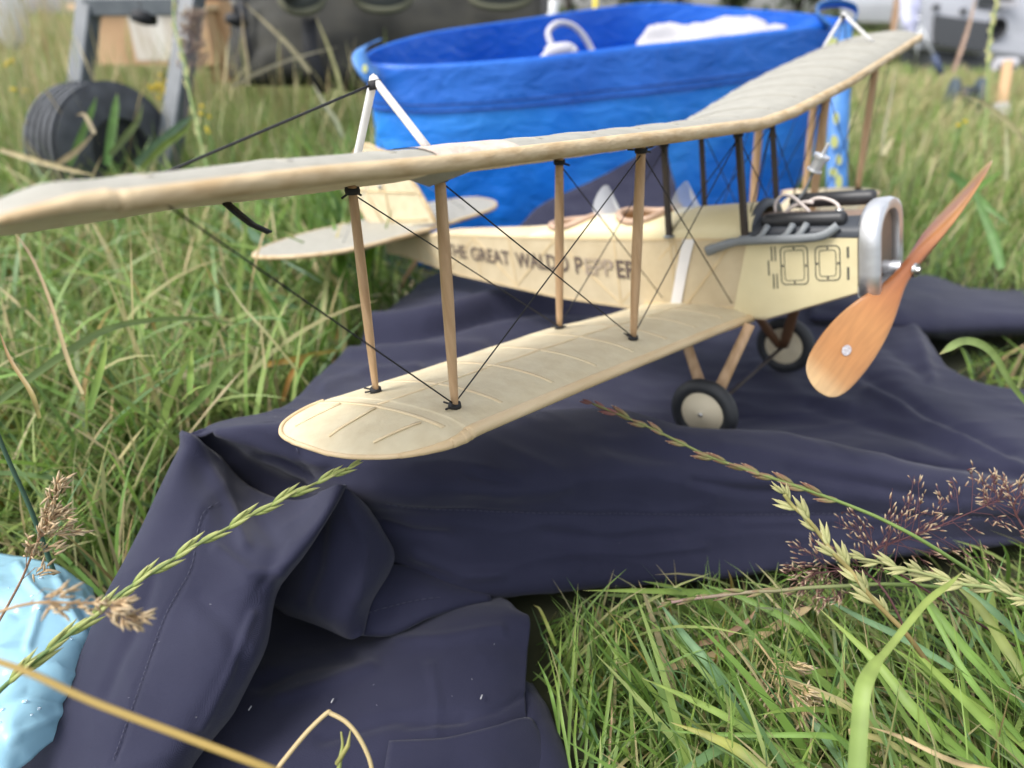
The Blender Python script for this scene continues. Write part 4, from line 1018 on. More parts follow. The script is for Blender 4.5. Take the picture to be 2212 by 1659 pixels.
for px_, py_, d_ in ((311, 36, 1.47), (512, 42, 1.62)):
    c_ = PD(px_, py_, d_); mb = MB(); mb.lathe(c_, (.2, .1, 1), [(.012, .004), (.010, .020), (0, .026), (-.012, .024), (-.016, .004)], 16); mb.tube([c_, c_+Vector((0, 0, .03))], .007, 8); child(mb.build('knob', M['webbing']), cart)
wc = PD(226, 326, 1.40); wax = Vector((.87, -.48, .05)).normalized()
wh = empty('wheel', wc); child(wh, cart)
R0 = .126; prof = [(-.055, .060), (-.058, R0-.020), (-.050, R0-.006)]
for k in range(5):
    z0 = -.046+k*.0195; prof += [(z0, R0), (z0+.012, R0+.001), (z0+.0135, R0-.006), (z0+.018, R0-.006)]
prof += [(.052, R0-.004), (.060, R0-.022), (.060, .062), (.050, .058)]
mb = MB(); mb.lathe((0, 0, 0), wax, prof, 48); o = mb.build('tyre', mat('worn_rubber', (.030, .033, .038), .5, var=(.07, .075, .085), vscale=30), wh, autosmooth=35)
mb = MB(); mb.lathe((0, 0, 0), wax, [(-.04, .0), (-.04, .062), (.046, .062), (.044, .03), (.056, .026), (.058, .0)], 28); mb.build('hub', mat('dark_hub', (.014, .015, .018), .5), wh, autosmooth=35)
# canvas body: a sagging sling under the rail
rows = []
cv = [[(505, -40, 1.86), (620, -45, 1.80), (760, -45, 1.82), (900, -40, 1.95), (1170, -40, 2.1)],
      [(492, 70, 1.80), (610, 70, 1.70), (760, 72, 1.72), (900, 70, 1.86), (1180, 60, 2.05)],
      [(485, 140, 1.80), (600, 150, 1.68), (760, 152, 1.70), (900, 150, 1.86), (1185, 130, 2.05)],
      [(500, 178, 1.86), (610, 188, 1.76), (760, 202, 1.78), (900, 205, 1.92), (1185, 180, 2.1)],
      [(560, 165, 2.0), (640, 175, 2.0), (760, 185, 2.0), (900, 190, 2.1), (1180, 170, 2.2)]]
G = wrinkle(patch(cv, 9, 9, 'd'), .012, 21, 5, 6); mb = MB(); mb.quad_grid(G); o = child(mb.build('canvas_body', M['canvas']), cart); s_ = o.modifiers.new('thickness', 'SOLIDIFY'); s_.thickness = .003
for px0, px1, yb, d_ in ((603, 700, 26, 1.62), (765, 890, 22, 1.70), (1010, 1150, 16, 1.9)):
    rows = []
    for k in range(13):
        a = PI*k/12; x = (px0+px1)/2-(px1-px0)/2*math.cos(a); yb_ = -60+(yb+60)*math.sin(a)**.35
        rows.append([PD(x, lerp(-70, yb_, t), d_-.03*math.sin(PI*t)) for t in (0, .3, .6, .85, 1)])
    mb = MB(); mb.quad_grid(rows); fl_ = child(mb.build('pocket_flap', mat('flap_canvas', (.055, .06, .055), .85)), cart)
    mb = MB(); mb.tube([r_[-1] for r_ in rows], .009, 6); child(mb.build('flap_binding', M['canvas_trim']), cart)
for p_, wd in (([PD(668, 40, 1.66), PD(672, 110, 1.655), PD(690, 170, 1.68), PD(696, 200, 1.72)], .034), ([PD(520, -20, 1.74), PD(524, 60, 1.72), PD(530, 110, 1.72), PD(535, 185, 1.76)], .03), ([PD(1180, -40, 1.9), PD(1182, 30, 1.9), PD(1183, 90, 1.92)], .03)):
    ribbon(p_, (1, .15, 0), wd, 'strap', M['webbing'], cart)

# ================================================================== THINGS FARTHER OFF IN THE MEADOW
cr = empty('wooden_box', PZ(345, 130, .02), 'pale wooden box with white side panel lying in the grass beyond the cart', 'box')
c0 = PD(345, 80, 2.3)
mb = MB(); mb.box(c0, .43, .16, .155, rad(-8)); child(mb.build('box_body', mat('box_wood', (.46, .28, .15), .7, var=(.54, .35, .20), vscale=8), smooth=False), cr)
mb = MB(); mb.box(c0+Vector((.05, -.084, .0)), .21, .012, .13, rad(-8)); child(mb.build('white_panel', mat('white_board', (.70, .67, .62), .6, var=(.48, .41, .33), vscale=25, stretch=(1, 1, .1)), smooth=False), cr)
mb = MB(); mb.box(c0+Vector((0, 0, .086)), .46, .19, .018, rad(-8)); child(mb.build('lid', mat('lid_wood', (.62, .44, .26), .6), smooth=False), cr)
tn = MB(); c1 = PD(470, 88, 2.3); tn.beam(c1+Vector((0, 0, .11)), c1-Vector((-.02, 0, .12)), .10, .09); tn.beam(c1+Vector((0, 0, .13)), c1+Vector((0, 0, .11)), .09, .09)
tag(tn.build('wooden_block', mat('tan_wood', (.45, .27, .14), .7), smooth=False), 'tan wooden upright block seen between the grey post and the olive canvas', 'block')
wb = MB(); wb.blob(PD(5, 10, 3.4), .10, .08, .20, 12, 8); tag(wb.build('white_sack', mat('white_sack', (.75, .75, .78), .7)), 'white sack standing in the dry grass at the far corner, left of the cart', 'sack')
yp = MB(); yp.tube([PD(1287, -30, 2.6), PD(1285, 60, 2.6)], .009, 8); tag(yp.build('yellow_pole', mat('yellow_paint', (.62, .50, .02), .5)), 'thin yellow pole rising behind the blue bag', 'pole')
bl = MB(); bl.lathe(PD(1195, 45, 1.7), (0, 0, 1), [(-.05, 0), (-.05, .02), (.0, .022), (.02, .012), (.045, .011), (.045, 0)], 14)
tag(bl.build('clear_bottle', mat('bottle_plastic', (.55, .56, .56), .1)), 'small pale bottle top just showing behind the blue bag rim', 'bottle')

# grey car
M['car'] = mat('grey_car_paint', (.30, .31, .34), .35, var=(.33, .34, .37), vscale=2, coat=.4)
M['car_dark'] = mat('dark_bumper_plastic', (.035, .038, .042), .6)
carD = 8.0
car = empty('grey_car', PZ(2200, 250, 0), 'grey car with dark lower bumper parked at the far edge of the meadow', 'car')
def CP(px_, py_, d_=carD): return PD(px_, py_, d_)
def slab(rows, name, m, dep=.6, nrm=(0, 1, 0)):
    """front skin given by rows of points, closed backwards"""
    mb = MB(); D_ = Vector(nrm)*dep
    mb.quad_grid(rows)
    edge = rows[0]+[r_[-1] for r_ in rows[1:]]+rows[-1][-2::-1]+[r_[0] for r_ in rows[-2:0:-1]]
    mb.quad_grid([edge+[edge[0]], [p+D_ for p in edge+[edge[0]]]]); mb.face([p+D_ for p in edge])
    return child(mb.build(name, m, autosmooth=40), car)
slab([[CP(x, y0+(x-2080)*.145, carD+off) for x in (1990, 2000, 2040, 2120, 2250, 2400, 2560)] for y0, off in ((-190, 1.2), (-150, .55), (-60, .30), (-10, .05), (25, 0), (62, .04))], 'body_shell', M['car'], 2.2)
slab([[CP(x, y0+(x-2080)*.145, carD+.05+off) for x in (1985, 2000, 2040, 2120, 2250, 2400, 2560)] for y0, off in ((20, 0), (50, -.02), (100, 0), (118, .06))], 'bumper', M['car'], .5)
slab([[CP(x, y0+(x-2080)*.145, carD+off) for x in (2024, 2060, 2110, 2135)] for y0, off in ((40, -.04), (75, -.05), (106, -.03))], 'lower_grille', M['car_dark'], .12)
slab([[CP(x, y0+(x-2080)*.145, carD+.10) for x in (2012, 2200, 2560)] for y0 in (92, 170)], 'underside', M['car_dark'], .7)
mb = MB(); mb.lathe(CP(2152, 62, carD-.02), (0, -1, .0), [(-.06, .0), (-.06, .10), (.012, .115), (.03, .10), (.02, .085), (-.03, .07), (-.03, 0)], 20); child(mb.build('fog_lamp_recess', M['webbing'], autosmooth=40), car)
for x, y in ((2022, 15), (2081, 24)):
    mb = MB(); mb.lathe(CP(x, y, carD-.02), (0, -1, 0), [(-.04, .03), (.03, .03), (.035, 0)], 12); child(mb.build('parking_sensor', M['car_dark']), car)
mb = MB(); mb.box(CP(2150, -2, carD-.05), .36, .05, .14, rad(-8)); child(mb.build('headlight', mat('lamp_glass', (.05, .055, .06), .1), smooth=False), car)
mb = MB(); mb.box(CP(2178, 8, carD-.10), .22, .03, .05, rad(-8)); child(mb.build('lamp_strip', M['white_plastic'], smooth=False), car)
for x in (2035, 2440):
    whc = CP(x, 98, carD+.75); cw2 = empty('wheel', whc); child(cw2, car)
    mb = MB(); mb.lathe((0, 0, 0), (1, .1, 0), [(-.1, .2), (-.1, .31), (-.07, .33), (.07, .33), (.1, .31), (.1, .2)], 28); mb.build('tyre', M['rubber'], cw2); mb = MB(); mb.lathe((0, 0, 0), (1, .1, 0), [(-.09, 0), (-.09, .2), (.09, .2), (.09, 0)], 20); mb.build('rim', M['alu'], cw2)

# odds and ends in front of it
rl = empty('cable_drum', PZ(2080, 240, 0), 'dark blue-green drum lying on its side in the grass before the grey car', 'drum')
for dx in (-.050, .055):
    mb = MB(); mb.lathe(PD(2082, 212, 2.9)+Vector((dx, 0, 0)), (1, -.35, 0), [(-.014, 0), (-.014, .072), (-.006, .078), (.006, .078), (.014, .072), (.014, 0)], 24); child(mb.build('flange', mat('teal_dark', (.04, .06, .075), .6)), rl)
mb = MB(); mb.lathe(PD(2082, 212, 2.9), (1, -.35, 0), [(-.055, .0), (-.055, .045), (.055, .045), (.055, 0)], 20); child(mb.build('core', mat('drum_core', (.025, .03, .04), .6)), rl)
sk_ = empty('wooden_stake', PZ(2160, 290, 0), 'short tan wooden stake with white foot standing before the grey car', 'stake')
mb = MB(); mb.beam(PD(2176, 138, 2.85), PD(2162, 232, 2.8), .040, .034); child(mb.build('shaft', mat('tan_stake', (.48, .30, .16), .7), smooth=False), sk_)
mb = MB(); mb.tube([PD(2163, 226, 2.8), PD(2161, 256, 2.8), PD(2159, 290, 2.8)], [.028, .032, .026], 12); child(mb.build('white_foot', M['white_plastic']), sk_)
ml = MB(); ml.tube([PD(2150, 139, 3.0), PD(2192, 139, 3.0)], .026, 14); tag(ml.build('white_canister', M['white_plastic'], autosmooth=40), 'small white canister lying across the top of the tan stake', 'canister')
ck = empty('folding_stool', PZ(2030, 300, 0), 'slender chrome legged stand beyond the far upper wing tip', 'stand')
for a, b in (((1985, 42, 3.2), (2030, 155, 3.2)), ((1978, 20, 3.2), (2010, 100, 3.2)), ((1990, 30, 3.25), (1975, 160, 3.3))):
    mb = MB(); mb.tube([PD(*a), PD(*b)], .0055, 8); child(mb.build('leg', mat('chrome_leg', (.45, .46, .47), .3, 1.0)), ck)
mb = MB(); mb.tube([PD(2017, 120, 3.18), PD(2034, 160, 3.18)], .014, 8); child(mb.build('leg_sleeve', mat('blue_sleeve', (.04, .06, .12), .5)), ck)
mb = MB(); G = wrinkle(patch([[(1942, -30, 3.1), (1965, -30, 3.08), (1992, -30, 3.1)], [(1945, 20, 3.1), (1965, 20, 3.07), (1990, 20, 3.1)], [(1950, 55, 3.1), (1970, 60, 3.08), (1984, 60, 3.1)], [(1966, 92, 3.1), (1972, 95, 3.09), (1978, 92, 3.1)]], 6, 6, 'd'), .008, 5)
mb.quad_grid(G); o = mb.build('white_flag', mat('lavender_white', (.50, .51, .68), .8)); s_ = o.modifiers.new('thickness', 'SOLIDIFY'); s_.thickness = .002
tag(o, 'pale lavender white cloth hanging between the treeline and the grey car', 'cloth')

# ================================================================== GRASS
def mesh_np(name, V, F, C, m, smooth=True):
    me = bpy.data.meshes.new(name); V = np.asarray(V, np.float32); F = np.asarray(F, np.int32); k = F.shape[1]
    me.vertices.add(len(V)); me.vertices.foreach_set('co', V.ravel())
    me.loops.add(F.size); me.loops.foreach_set('vertex_index', F.ravel())
    me.polygons.add(len(F)); me.polygons.foreach_set('loop_start', np.arange(0, F.size, k, dtype=np.int32))
    me.polygons.foreach_set('use_smooth', np.ones(len(F), bool))
    me.update(calc_edges=True); set_cols(me, C); me.materials.append(m); return me
def blades(x, y, L, az, lean, curl, wd, colb, colt, seg=5, prof='leaf', twist=None, clear=True):
    n = len(x); s = np.linspace(0, 1, seg+1)
    ph = lean[:, None]+curl[:, None]*s[None, :]**1.4
    st = (L/seg)[:, None]
    hx = np.concatenate([np.zeros((n, 1)), np.cumsum(np.sin(ph[:, :-1])*st, 1)], 1); hz = np.concatenate([np.zeros((n, 1)), np.cumsum(np.cos(ph[:, :-1])*st, 1)], 1)
    zz = np.maximum(hz, .002+.012*(x*977 % 1)[:, None]*s[None, :]) + np.interp(y, [1.8, 2.6, 8, 12], [0, -.02, -.27, -.30])[:, None]
    cx_, cy_ = x[:, None]+hx*np.cos(az)[:, None], y[:, None]+hx*np.sin(az)[:, None]
    keep = ~(blocked(cx_[:, -1], cy_[:, -1]) | blocked(cx_[:, seg//2], cy_[:, seg//2]))
    if clear:
        for q in (seg, seg-1, seg//2):
            keep &= ~covers(cx_[:, q], cy_[:, q], zz[:, q])
    x, y, L, az, lean, curl, wd, colb, colt, hx, hz, zz, cx_, cy_ = [a[keep] for a in (x, y, L, az, lean, curl, wd, colb, colt, hx, hz, zz, cx_, cy_)]
    n = len(x)
    if n == 0: return np.zeros((0, 3)), np.zeros((0, 4), int), np.zeros((0, 3))
    tw = (rng.uniform(-.9, .9, n) if twist is None else twist)[:, None]*(.4+s[None, :])
    wx, wy, wz = -np.sin(az)[:, None]*np.cos(tw), np.cos(az)[:, None]*np.cos(tw), np.sin(tw)
    if prof == 'leaf': p = np.interp(s, [0, .25, .6, .85, 1], [.55, 1, .85, .45, .03])
    else: p = np.interp(s, [0, .70, .76, .84, .93, 1], [.5, .45, 1.5, 1.9, 1.4, .1])
    hw = wd[:, None]*p[None, :]/2
    A = np.stack([cx_-wx*hw, cy_-wy*hw, zz-wz*hw], -1); B = np.stack([cx_+wx*hw, cy_+wy*hw, zz+wz*hw], -1)
    V = np.stack([A, B], 2).reshape(-1, 3)
    b = (np.arange(n)*(seg+1)*2)[:, None]+2*np.arange(seg)[None, :]
    F = np.stack([b, b+1, b+3, b+2], -1).reshape(-1, 4)
    t = s[None, :, None]
    Cc = colb[:, None, :]*(1-t)+colt[:, None, :]*t
    C = np.repeat(Cc[:, :, None, :], 2, 2).reshape(-1, 3)
    return V, F, C
PAL = np.array([(.110, .205, .036), (.160, .265, .050), (.205, .305, .068), (.125, .225, .092), (.265, .325, .100), (.46, .38, .20), (.30, .21, .10), (.52, .44, .25), (.36, .22, .06)])
def colours(n, wts):
    i = rng.choice(len(PAL), n, p=np.array(wts)/sum(wts)); c = PAL[i]*rng.uniform(.8, 1.25, (n, 1))*rng.uniform(.93, 1.07, (n, 3))
    j = rng.choice(len(PAL), n, p=np.array(wts)/sum(wts)); t = c*.65+PAL[j]*.35
    dry = rng.random(n) < .07; t[dry] = PAL[5]*rng.uniform(.7, 1.1, (dry.sum(), 1))
    return c, t
# footprint of the things that lie on the grass
CELL = .006
mask = {}
for (x, y, z) in CLOTH_PTS: mask[(int(math.floor(x/CELL)), int(math.floor(y/CELL)))] = 1
bag_c = (cen.x, cen.y)
bag_foot = np.array([(cen.x+(p.x-cen.x)*.90, cen.y+(p.y-cen.y)*.98) for p in rim])
MI0, MJ0 = -120, 0
MG = np.zeros((340, 220), bool)
for i, j in mask:
    if 0 <= i-MI0 < 340 and 0 <= j < 220: MG[i-MI0, j] = True
for _ in range(0):
    E_ = MG.copy(); E_[1:] |= MG[:-1]; E_[:-1] |= MG[1:]; E_[:, 1:] |= MG[:, :-1]; E_[:, :-1] |= MG[:, 1:]; MG = E_
for _ in range(0):
    E_ = MG.copy(); E_[1:] &= MG[:-1]; E_[:-1] &= MG[1:]; E_[:, 1:] &= MG[:, :-1]; E_[:, :-1] &= MG[:, 1:]; MG = E_
def inside_poly(x, y, poly):
    c = np.zeros(len(x), bool); n = len(poly); j = n-1
    for i in range(n):
        xi, yi = poly[i]; xj, yj = poly[j]
        k = ((yi > y) != (yj > y)) & (x < (xj-xi)*(y-yi)/(yj-yi+1e-12)+xi); c ^= k; j = i
    return c
def blocked(x, y):
    i = np.floor(x/CELL).astype(int)-MI0; j = np.floor(y/CELL).astype(int)
    ok = (i >= 0) & (i < 340) & (j >= 0) & (j < 220); r = np.zeros(len(x), bool); r[ok] = MG[i[ok], j[ok]]
    return r | inside_poly(x, y, bag_foot)
def in_view(x, y, m=.12):
    """keep only ground the picture could see, with a margin"""
    return np.abs(x) < (y*.78+m+.05)
def scatter(x0, x1, y0, y1, dens, pow_=1.0):
    n = int((x1-x0)*(y1-y0)*dens); x = rng.uniform(x0, x1, n); y = rng.uniform(y0, y1, n)
    k = in_view(x, y) & ~blocked(x, y); return x[k], y[k]
def clump(x, y, amp):
    return np.array([mnoise.noise(Vector((a*amp, b*amp, 3.1))) for a, b in zip(x, y)])
CLEAR = [[(235, 1300), (405, 925), (620, 880), (760, 740), (930, 590), (1160, 440), (1420, 300), (1480, 420), (1800, 420), (1960, 600), (2215, 632), (2215, 712), (2030, 735), (2090, 830), (2230, 850), (2230, 1105), (1990, 1140), (1750, 1170), (1420, 1195), (1150, 1220), (1060, 1262), (1100, 1330), (1100, 1540), (1150, 1620), (1180, 1700), (0, 1700), (60, 1630)],
         [(1060, 1262), (1080, 1300), (1420, 1242), (1750, 1207), (1990, 1167), (2230, 1130), (2230, 1090), (1750, 1150), (1150, 1200)],
         [(-60, 1215), (60, 1222), (150, 1252), (205, 1315), (180, 1440), (100, 1590), (-60, 1690)],
         [(560, 560), (760, 490), (1080, 420), (1480, 200), (1480, 470), (900, 560)],
         [(790, 120), (1830, 40), (1840, 420), (1480, 430), (880, 420)],
         [(75, 320), (95, 240), (180, 205), (300, 210), (350, 290), (340, 330)]]
def covers(x, y, z):
    dy, dz = y, z-CAMZ; dep = dy*CT-dz*ST; px_ = FX*x/dep+CX; py_ = FX*(-dy*ST-dz*CT)/dep+CY
    r = np.zeros(len(x), bool)
    for q, pl_ in enumerate(CLEAR):
        k = inside_poly(px_, py_, pl_)
        if q == 1: k &= (x*7919 % 1 < .68)
        if q == 4: k &= (y < 1.35)
        if q == 5: k &= (y < 1.40) & (x*7919 % 1 < .72)
        r |= k
    return r
parts_near, parts_mid, parts_far, parts_straw = [], [], [], []
def add(lst, x, y, L, lean, curl, wd, wts, az=None, seg=5, prof='leaf'):
    n = len(x); az = rng.uniform(0, 2*PI, n) if az is None else az
    cb, ct = colours(n, wts); lst.append(blades(x, y, L, az, lean, curl, wd, cb, ct, seg, prof))
U = rng.uniform
W_GREEN = [4, 5, 5, 3, 2.6, .7, .35, .4, .2]; W_MIX = [3, 5, 5, 2.5, 4.5, 1.6, .3, 1.2, .2]; W_DRY = [2, 3, 4.5, 1.5, 5.5, 3.2, .4, 2.8, .2]
# right foreground
x, y = scatter(-.08, .62, .12, .56, 30000); n = len(x)
add(parts_near, x, y, U(.035, .11, n), U(.35, 1.25, n), U(.1, 1.0, n), U(.0012, .0032, n), W_GREEN, az=U(0, 2*PI, n)*.45+rng.normal(2.4, .7, n)*.55, seg=6)
x, y = scatter(0, .62, .14, .52, 2600); n = len(x)
add(parts_near, x, y, U(.09, .17, n), U(.55, 1.1, n), U(.2, .9, n), U(.0035, .0058, n), W_GREEN, az=rng.normal(2.5, .55, n), seg=9)
x, y = scatter(0, .62, .14, .50, 2600); n = len(x)
add(parts_near, x, y, U(.04, .12, n), U(1.15, 1.5, n), U(-.1, .3, n), U(.0015, .004, n), [0, 0, .3, 0, .5, 3, 2, 3, 1], seg=6)
x, y = scatter(.10, .62, .13, .34, 9000); n = len(x)
add(parts_near, x, y, U(.05, .11, n), U(.1, .6, n), U(.1, .6, n), U(.0009, .0016, n), W_GREEN, az=rng.normal(2.6, .8, n), seg=6)
x, y = scatter(.0, .22, .17, .36, 16000); n = len(x)
add(parts_near, x, y, U(.03, .075, n), U(.05, .5, n), U(.0, .5, n), U(.0009, .0020, n), W_GREEN, seg=6)
x, y = scatter(.005, .14, .18, .345, 26000); n = len(x)
add(parts_near, x, y, U(.02, .07, n), U(.1, 1.2, n), U(.0, .7, n), U(.0010, .0026, n), W_GREEN, az=rng.normal(.3, 1.2, n), seg=6)
# left side
x, y = scatter(-.75, 0.05, .26, .62, 28000); n = len(x)
add(parts_near, x, y, U(.05, .13, n), U(.2, 1.1, n), U(.1, 1.0, n), U(.0013, .0034, n), W_MIX, seg=6)
x, y = scatter(-1.1, .12, .50, 1.35, 9500); n = len(x); q = clump(x, y, 6)
add(parts_mid, x, y, U(.06, .14, n)*(1+.5*q), U(.15, .9, n), U(.1, 1.0, n), U(.0018, .0044, n), W_MIX, seg=6)
x, y = scatter(-1.1, .12, .42, 1.3, 1500); n = len(x)
add(parts_mid, x, y, U(.12, .24, n), U(.4, .9, n), U(.4, 1.2, n), U(.004, .007, n), W_GREEN, seg=9)
x, y = scatter(-.70, .12, .36, 1.3, 650); n = len(x)
add(parts_straw, x, y, U(.10, .22, n), U(.1, .8, n), U(.0, .6, n), U(.0011, .0019, n), [0, 0, 1, 0, 2.5, 4, 1, 4, .3], seg=8, prof='head')
# dark tufts by the tail
x = rng.normal(-.16, .07, 900); y = rng.normal(.98, .10, 900); k = ~blocked(x, y); x, y = x[k], y[k]; n = len(x)
add(parts_mid, x, y, U(.12, .26, n), U(.15, .8, n), U(.2, .9, n), U(.004, .0075, n), [6, 4, 1, 3, 0, .1, 0, 0, 0], seg=8)
# right of the nose
x, y = scatter(.10, 1.3, .55, 1.6, 8500); n = len(x); q = clump(x, y, 5)
add(parts_mid, x, y, U(.05, .12, n)*(1+.4*q), U(.2, .9, n), U(.1, .9, n), U(.0018, .0042, n), [3.5, 5, 4.5, 2, 3, .9, .4, .6, .1], seg=6)
x, y = scatter(.15, 1.3, .75, 1.9, 420); n = len(x)
add(parts_straw, x, y, U(.10, .20, n), U(.05, .6, n), U(.0, .5, n), U(.0013, .0022, n), [0, 0, 1.5, 0, 3, 4, .8, 3, .2], seg=8, prof='head')
# the meadow behind
x, y = scatter(-2.1, 2.1, 1.3, 2.6, 5000); n = len(x); q = clump(x, y, 3)
add(parts_far, x, y, U(.08, .20, n)*(1+.4*q)*np.interp(x, [-.6, .2, .6], [1.05, .8, .62]), U(.05, .8, n), U(.1, .8, n), U(.002, .0045, n), W_MIX, seg=5)
x, y = scatter(-2.1, 2.1, 1.35, 2.6, 420); n = len(x)
add(parts_straw, x, y, U(.18, .36, n)*np.interp(x, [-.6, .2, .6], [1.05, .8, .5]), U(.03, .4, n), U(.0, .5, n), U(.0014, .0026, n), [0, 0, 1, 0, 2.5, 4, 1, 4, .2], seg=7, prof='head')
x, y = scatter(-4.2, 4.2, 2.6, 5.2, 1500); n = len(x); q = clump(x, y, 2)
add(parts_far, x, y, U(.12, .28, n)*(1+.4*q)*np.interp(x, [-.8, .3, 1.0], [1.15, .8, .55]), U(.05, .6, n), U(.1, .7, n), U(.004, .007, n), W_DRY, seg=4)
x, y = scatter(-4.2, 4.2, 2.6, 5.2, 260); n = len(x)
add(parts_straw, x, y, U(.25, .46, n)*np.interp(x, [-.8, .3, 1.0], [1.3, .9, .45]), U(.03, .35, n), U(.0, .4, n), U(.002, .004, n), [0, 0, .5, 0, 2, 5, 1, 4, .2], seg=5, prof='head')
x, y = scatter(-10, 10, 5.2, 13, 260); n = len(x)
add(parts_far, x, y, U(.15, .32, n)*np.where(x < .5, 2.0, .6), U(.05, .5, n), U(.1, .6, n), U(.012, .022, n), W_DRY, seg=3)
x, y = scatter(-26, 26, 13, 34, 22); n = len(x)
add(parts_far, x, y, U(.2, .40, n)*np.where(x < -3, 2.2, .9), U(.05, .5, n), U(.1, .6, n), U(.04, .08, n), W_DRY, seg=3)

# single long blades and stems that can be followed in the picture (picture position, depth)
def hero(lst, pts, wd, c0, c1, prof=None, tw=0.0, n=5, face=1.0):
    P = catmull([PD(*p) for p in pts], n); N = len(P); V = []; C = []
    for i, p in enumerate(P):
        s = i/(N-1); t = (P[min(i+1, N-1)]-P[max(i-1, 0)]).normalized(); v = (Vector((0, 0, CAMZ))-p).normalized()
        sd = t.cross(v).normalized(); nr = sd.cross(t); d = sd*math.cos(tw)+nr*math.sin(tw)
        k = np.interp(s, *( ([0, .3, .7, 1], [.75, 1, .7, .02]) if prof is None else prof))*wd/2
        V += [p-d*k+nr*(.18*k), p-nr*(.18*k), p+d*k+nr*(.18*k)]; c = (np.array(c0)*(1-s)+np.array(c1)*s)*(.86+.28*mnoise.noise(p*140)+.1*rng.random()); c = c*(1-max(0, s-.93)*9)+np.array((.42, .33, .17))*max(0, s-.93)*9; C += [c, c*1.10, c*.95]
    F = []
    for i in range(N-1):
        for q in (0, 1): F.append((3*i+q, 3*i+q+1, 3*i+q+4, 3*i+q+3))
    lst.append((np.array([tuple(v) for v in V]), np.array(F), np.array(C)))
def X1(X, Y, d): return (1389+X*.372, 1042+Y*.372, d)      # lower right picture corner
def X2(X, Y, d): return (713+X*.372, 1042+Y*.372, d)
def X3(X, Y, d): return (X*.372, 494+Y*.372, d)
def X4(X, Y, d): return (X*.372, Y*.372, d)
def X5(X, Y, d): return (1389+X*.372, Y*.372, d)
YG, GR, BL, TAN, BRN, OLV = (.27, .36, .075), (.17, .29, .06), (.18, .31, .15), (.58, .44, .24), (.36, .22, .13), (.22, .26, .07)
H = []
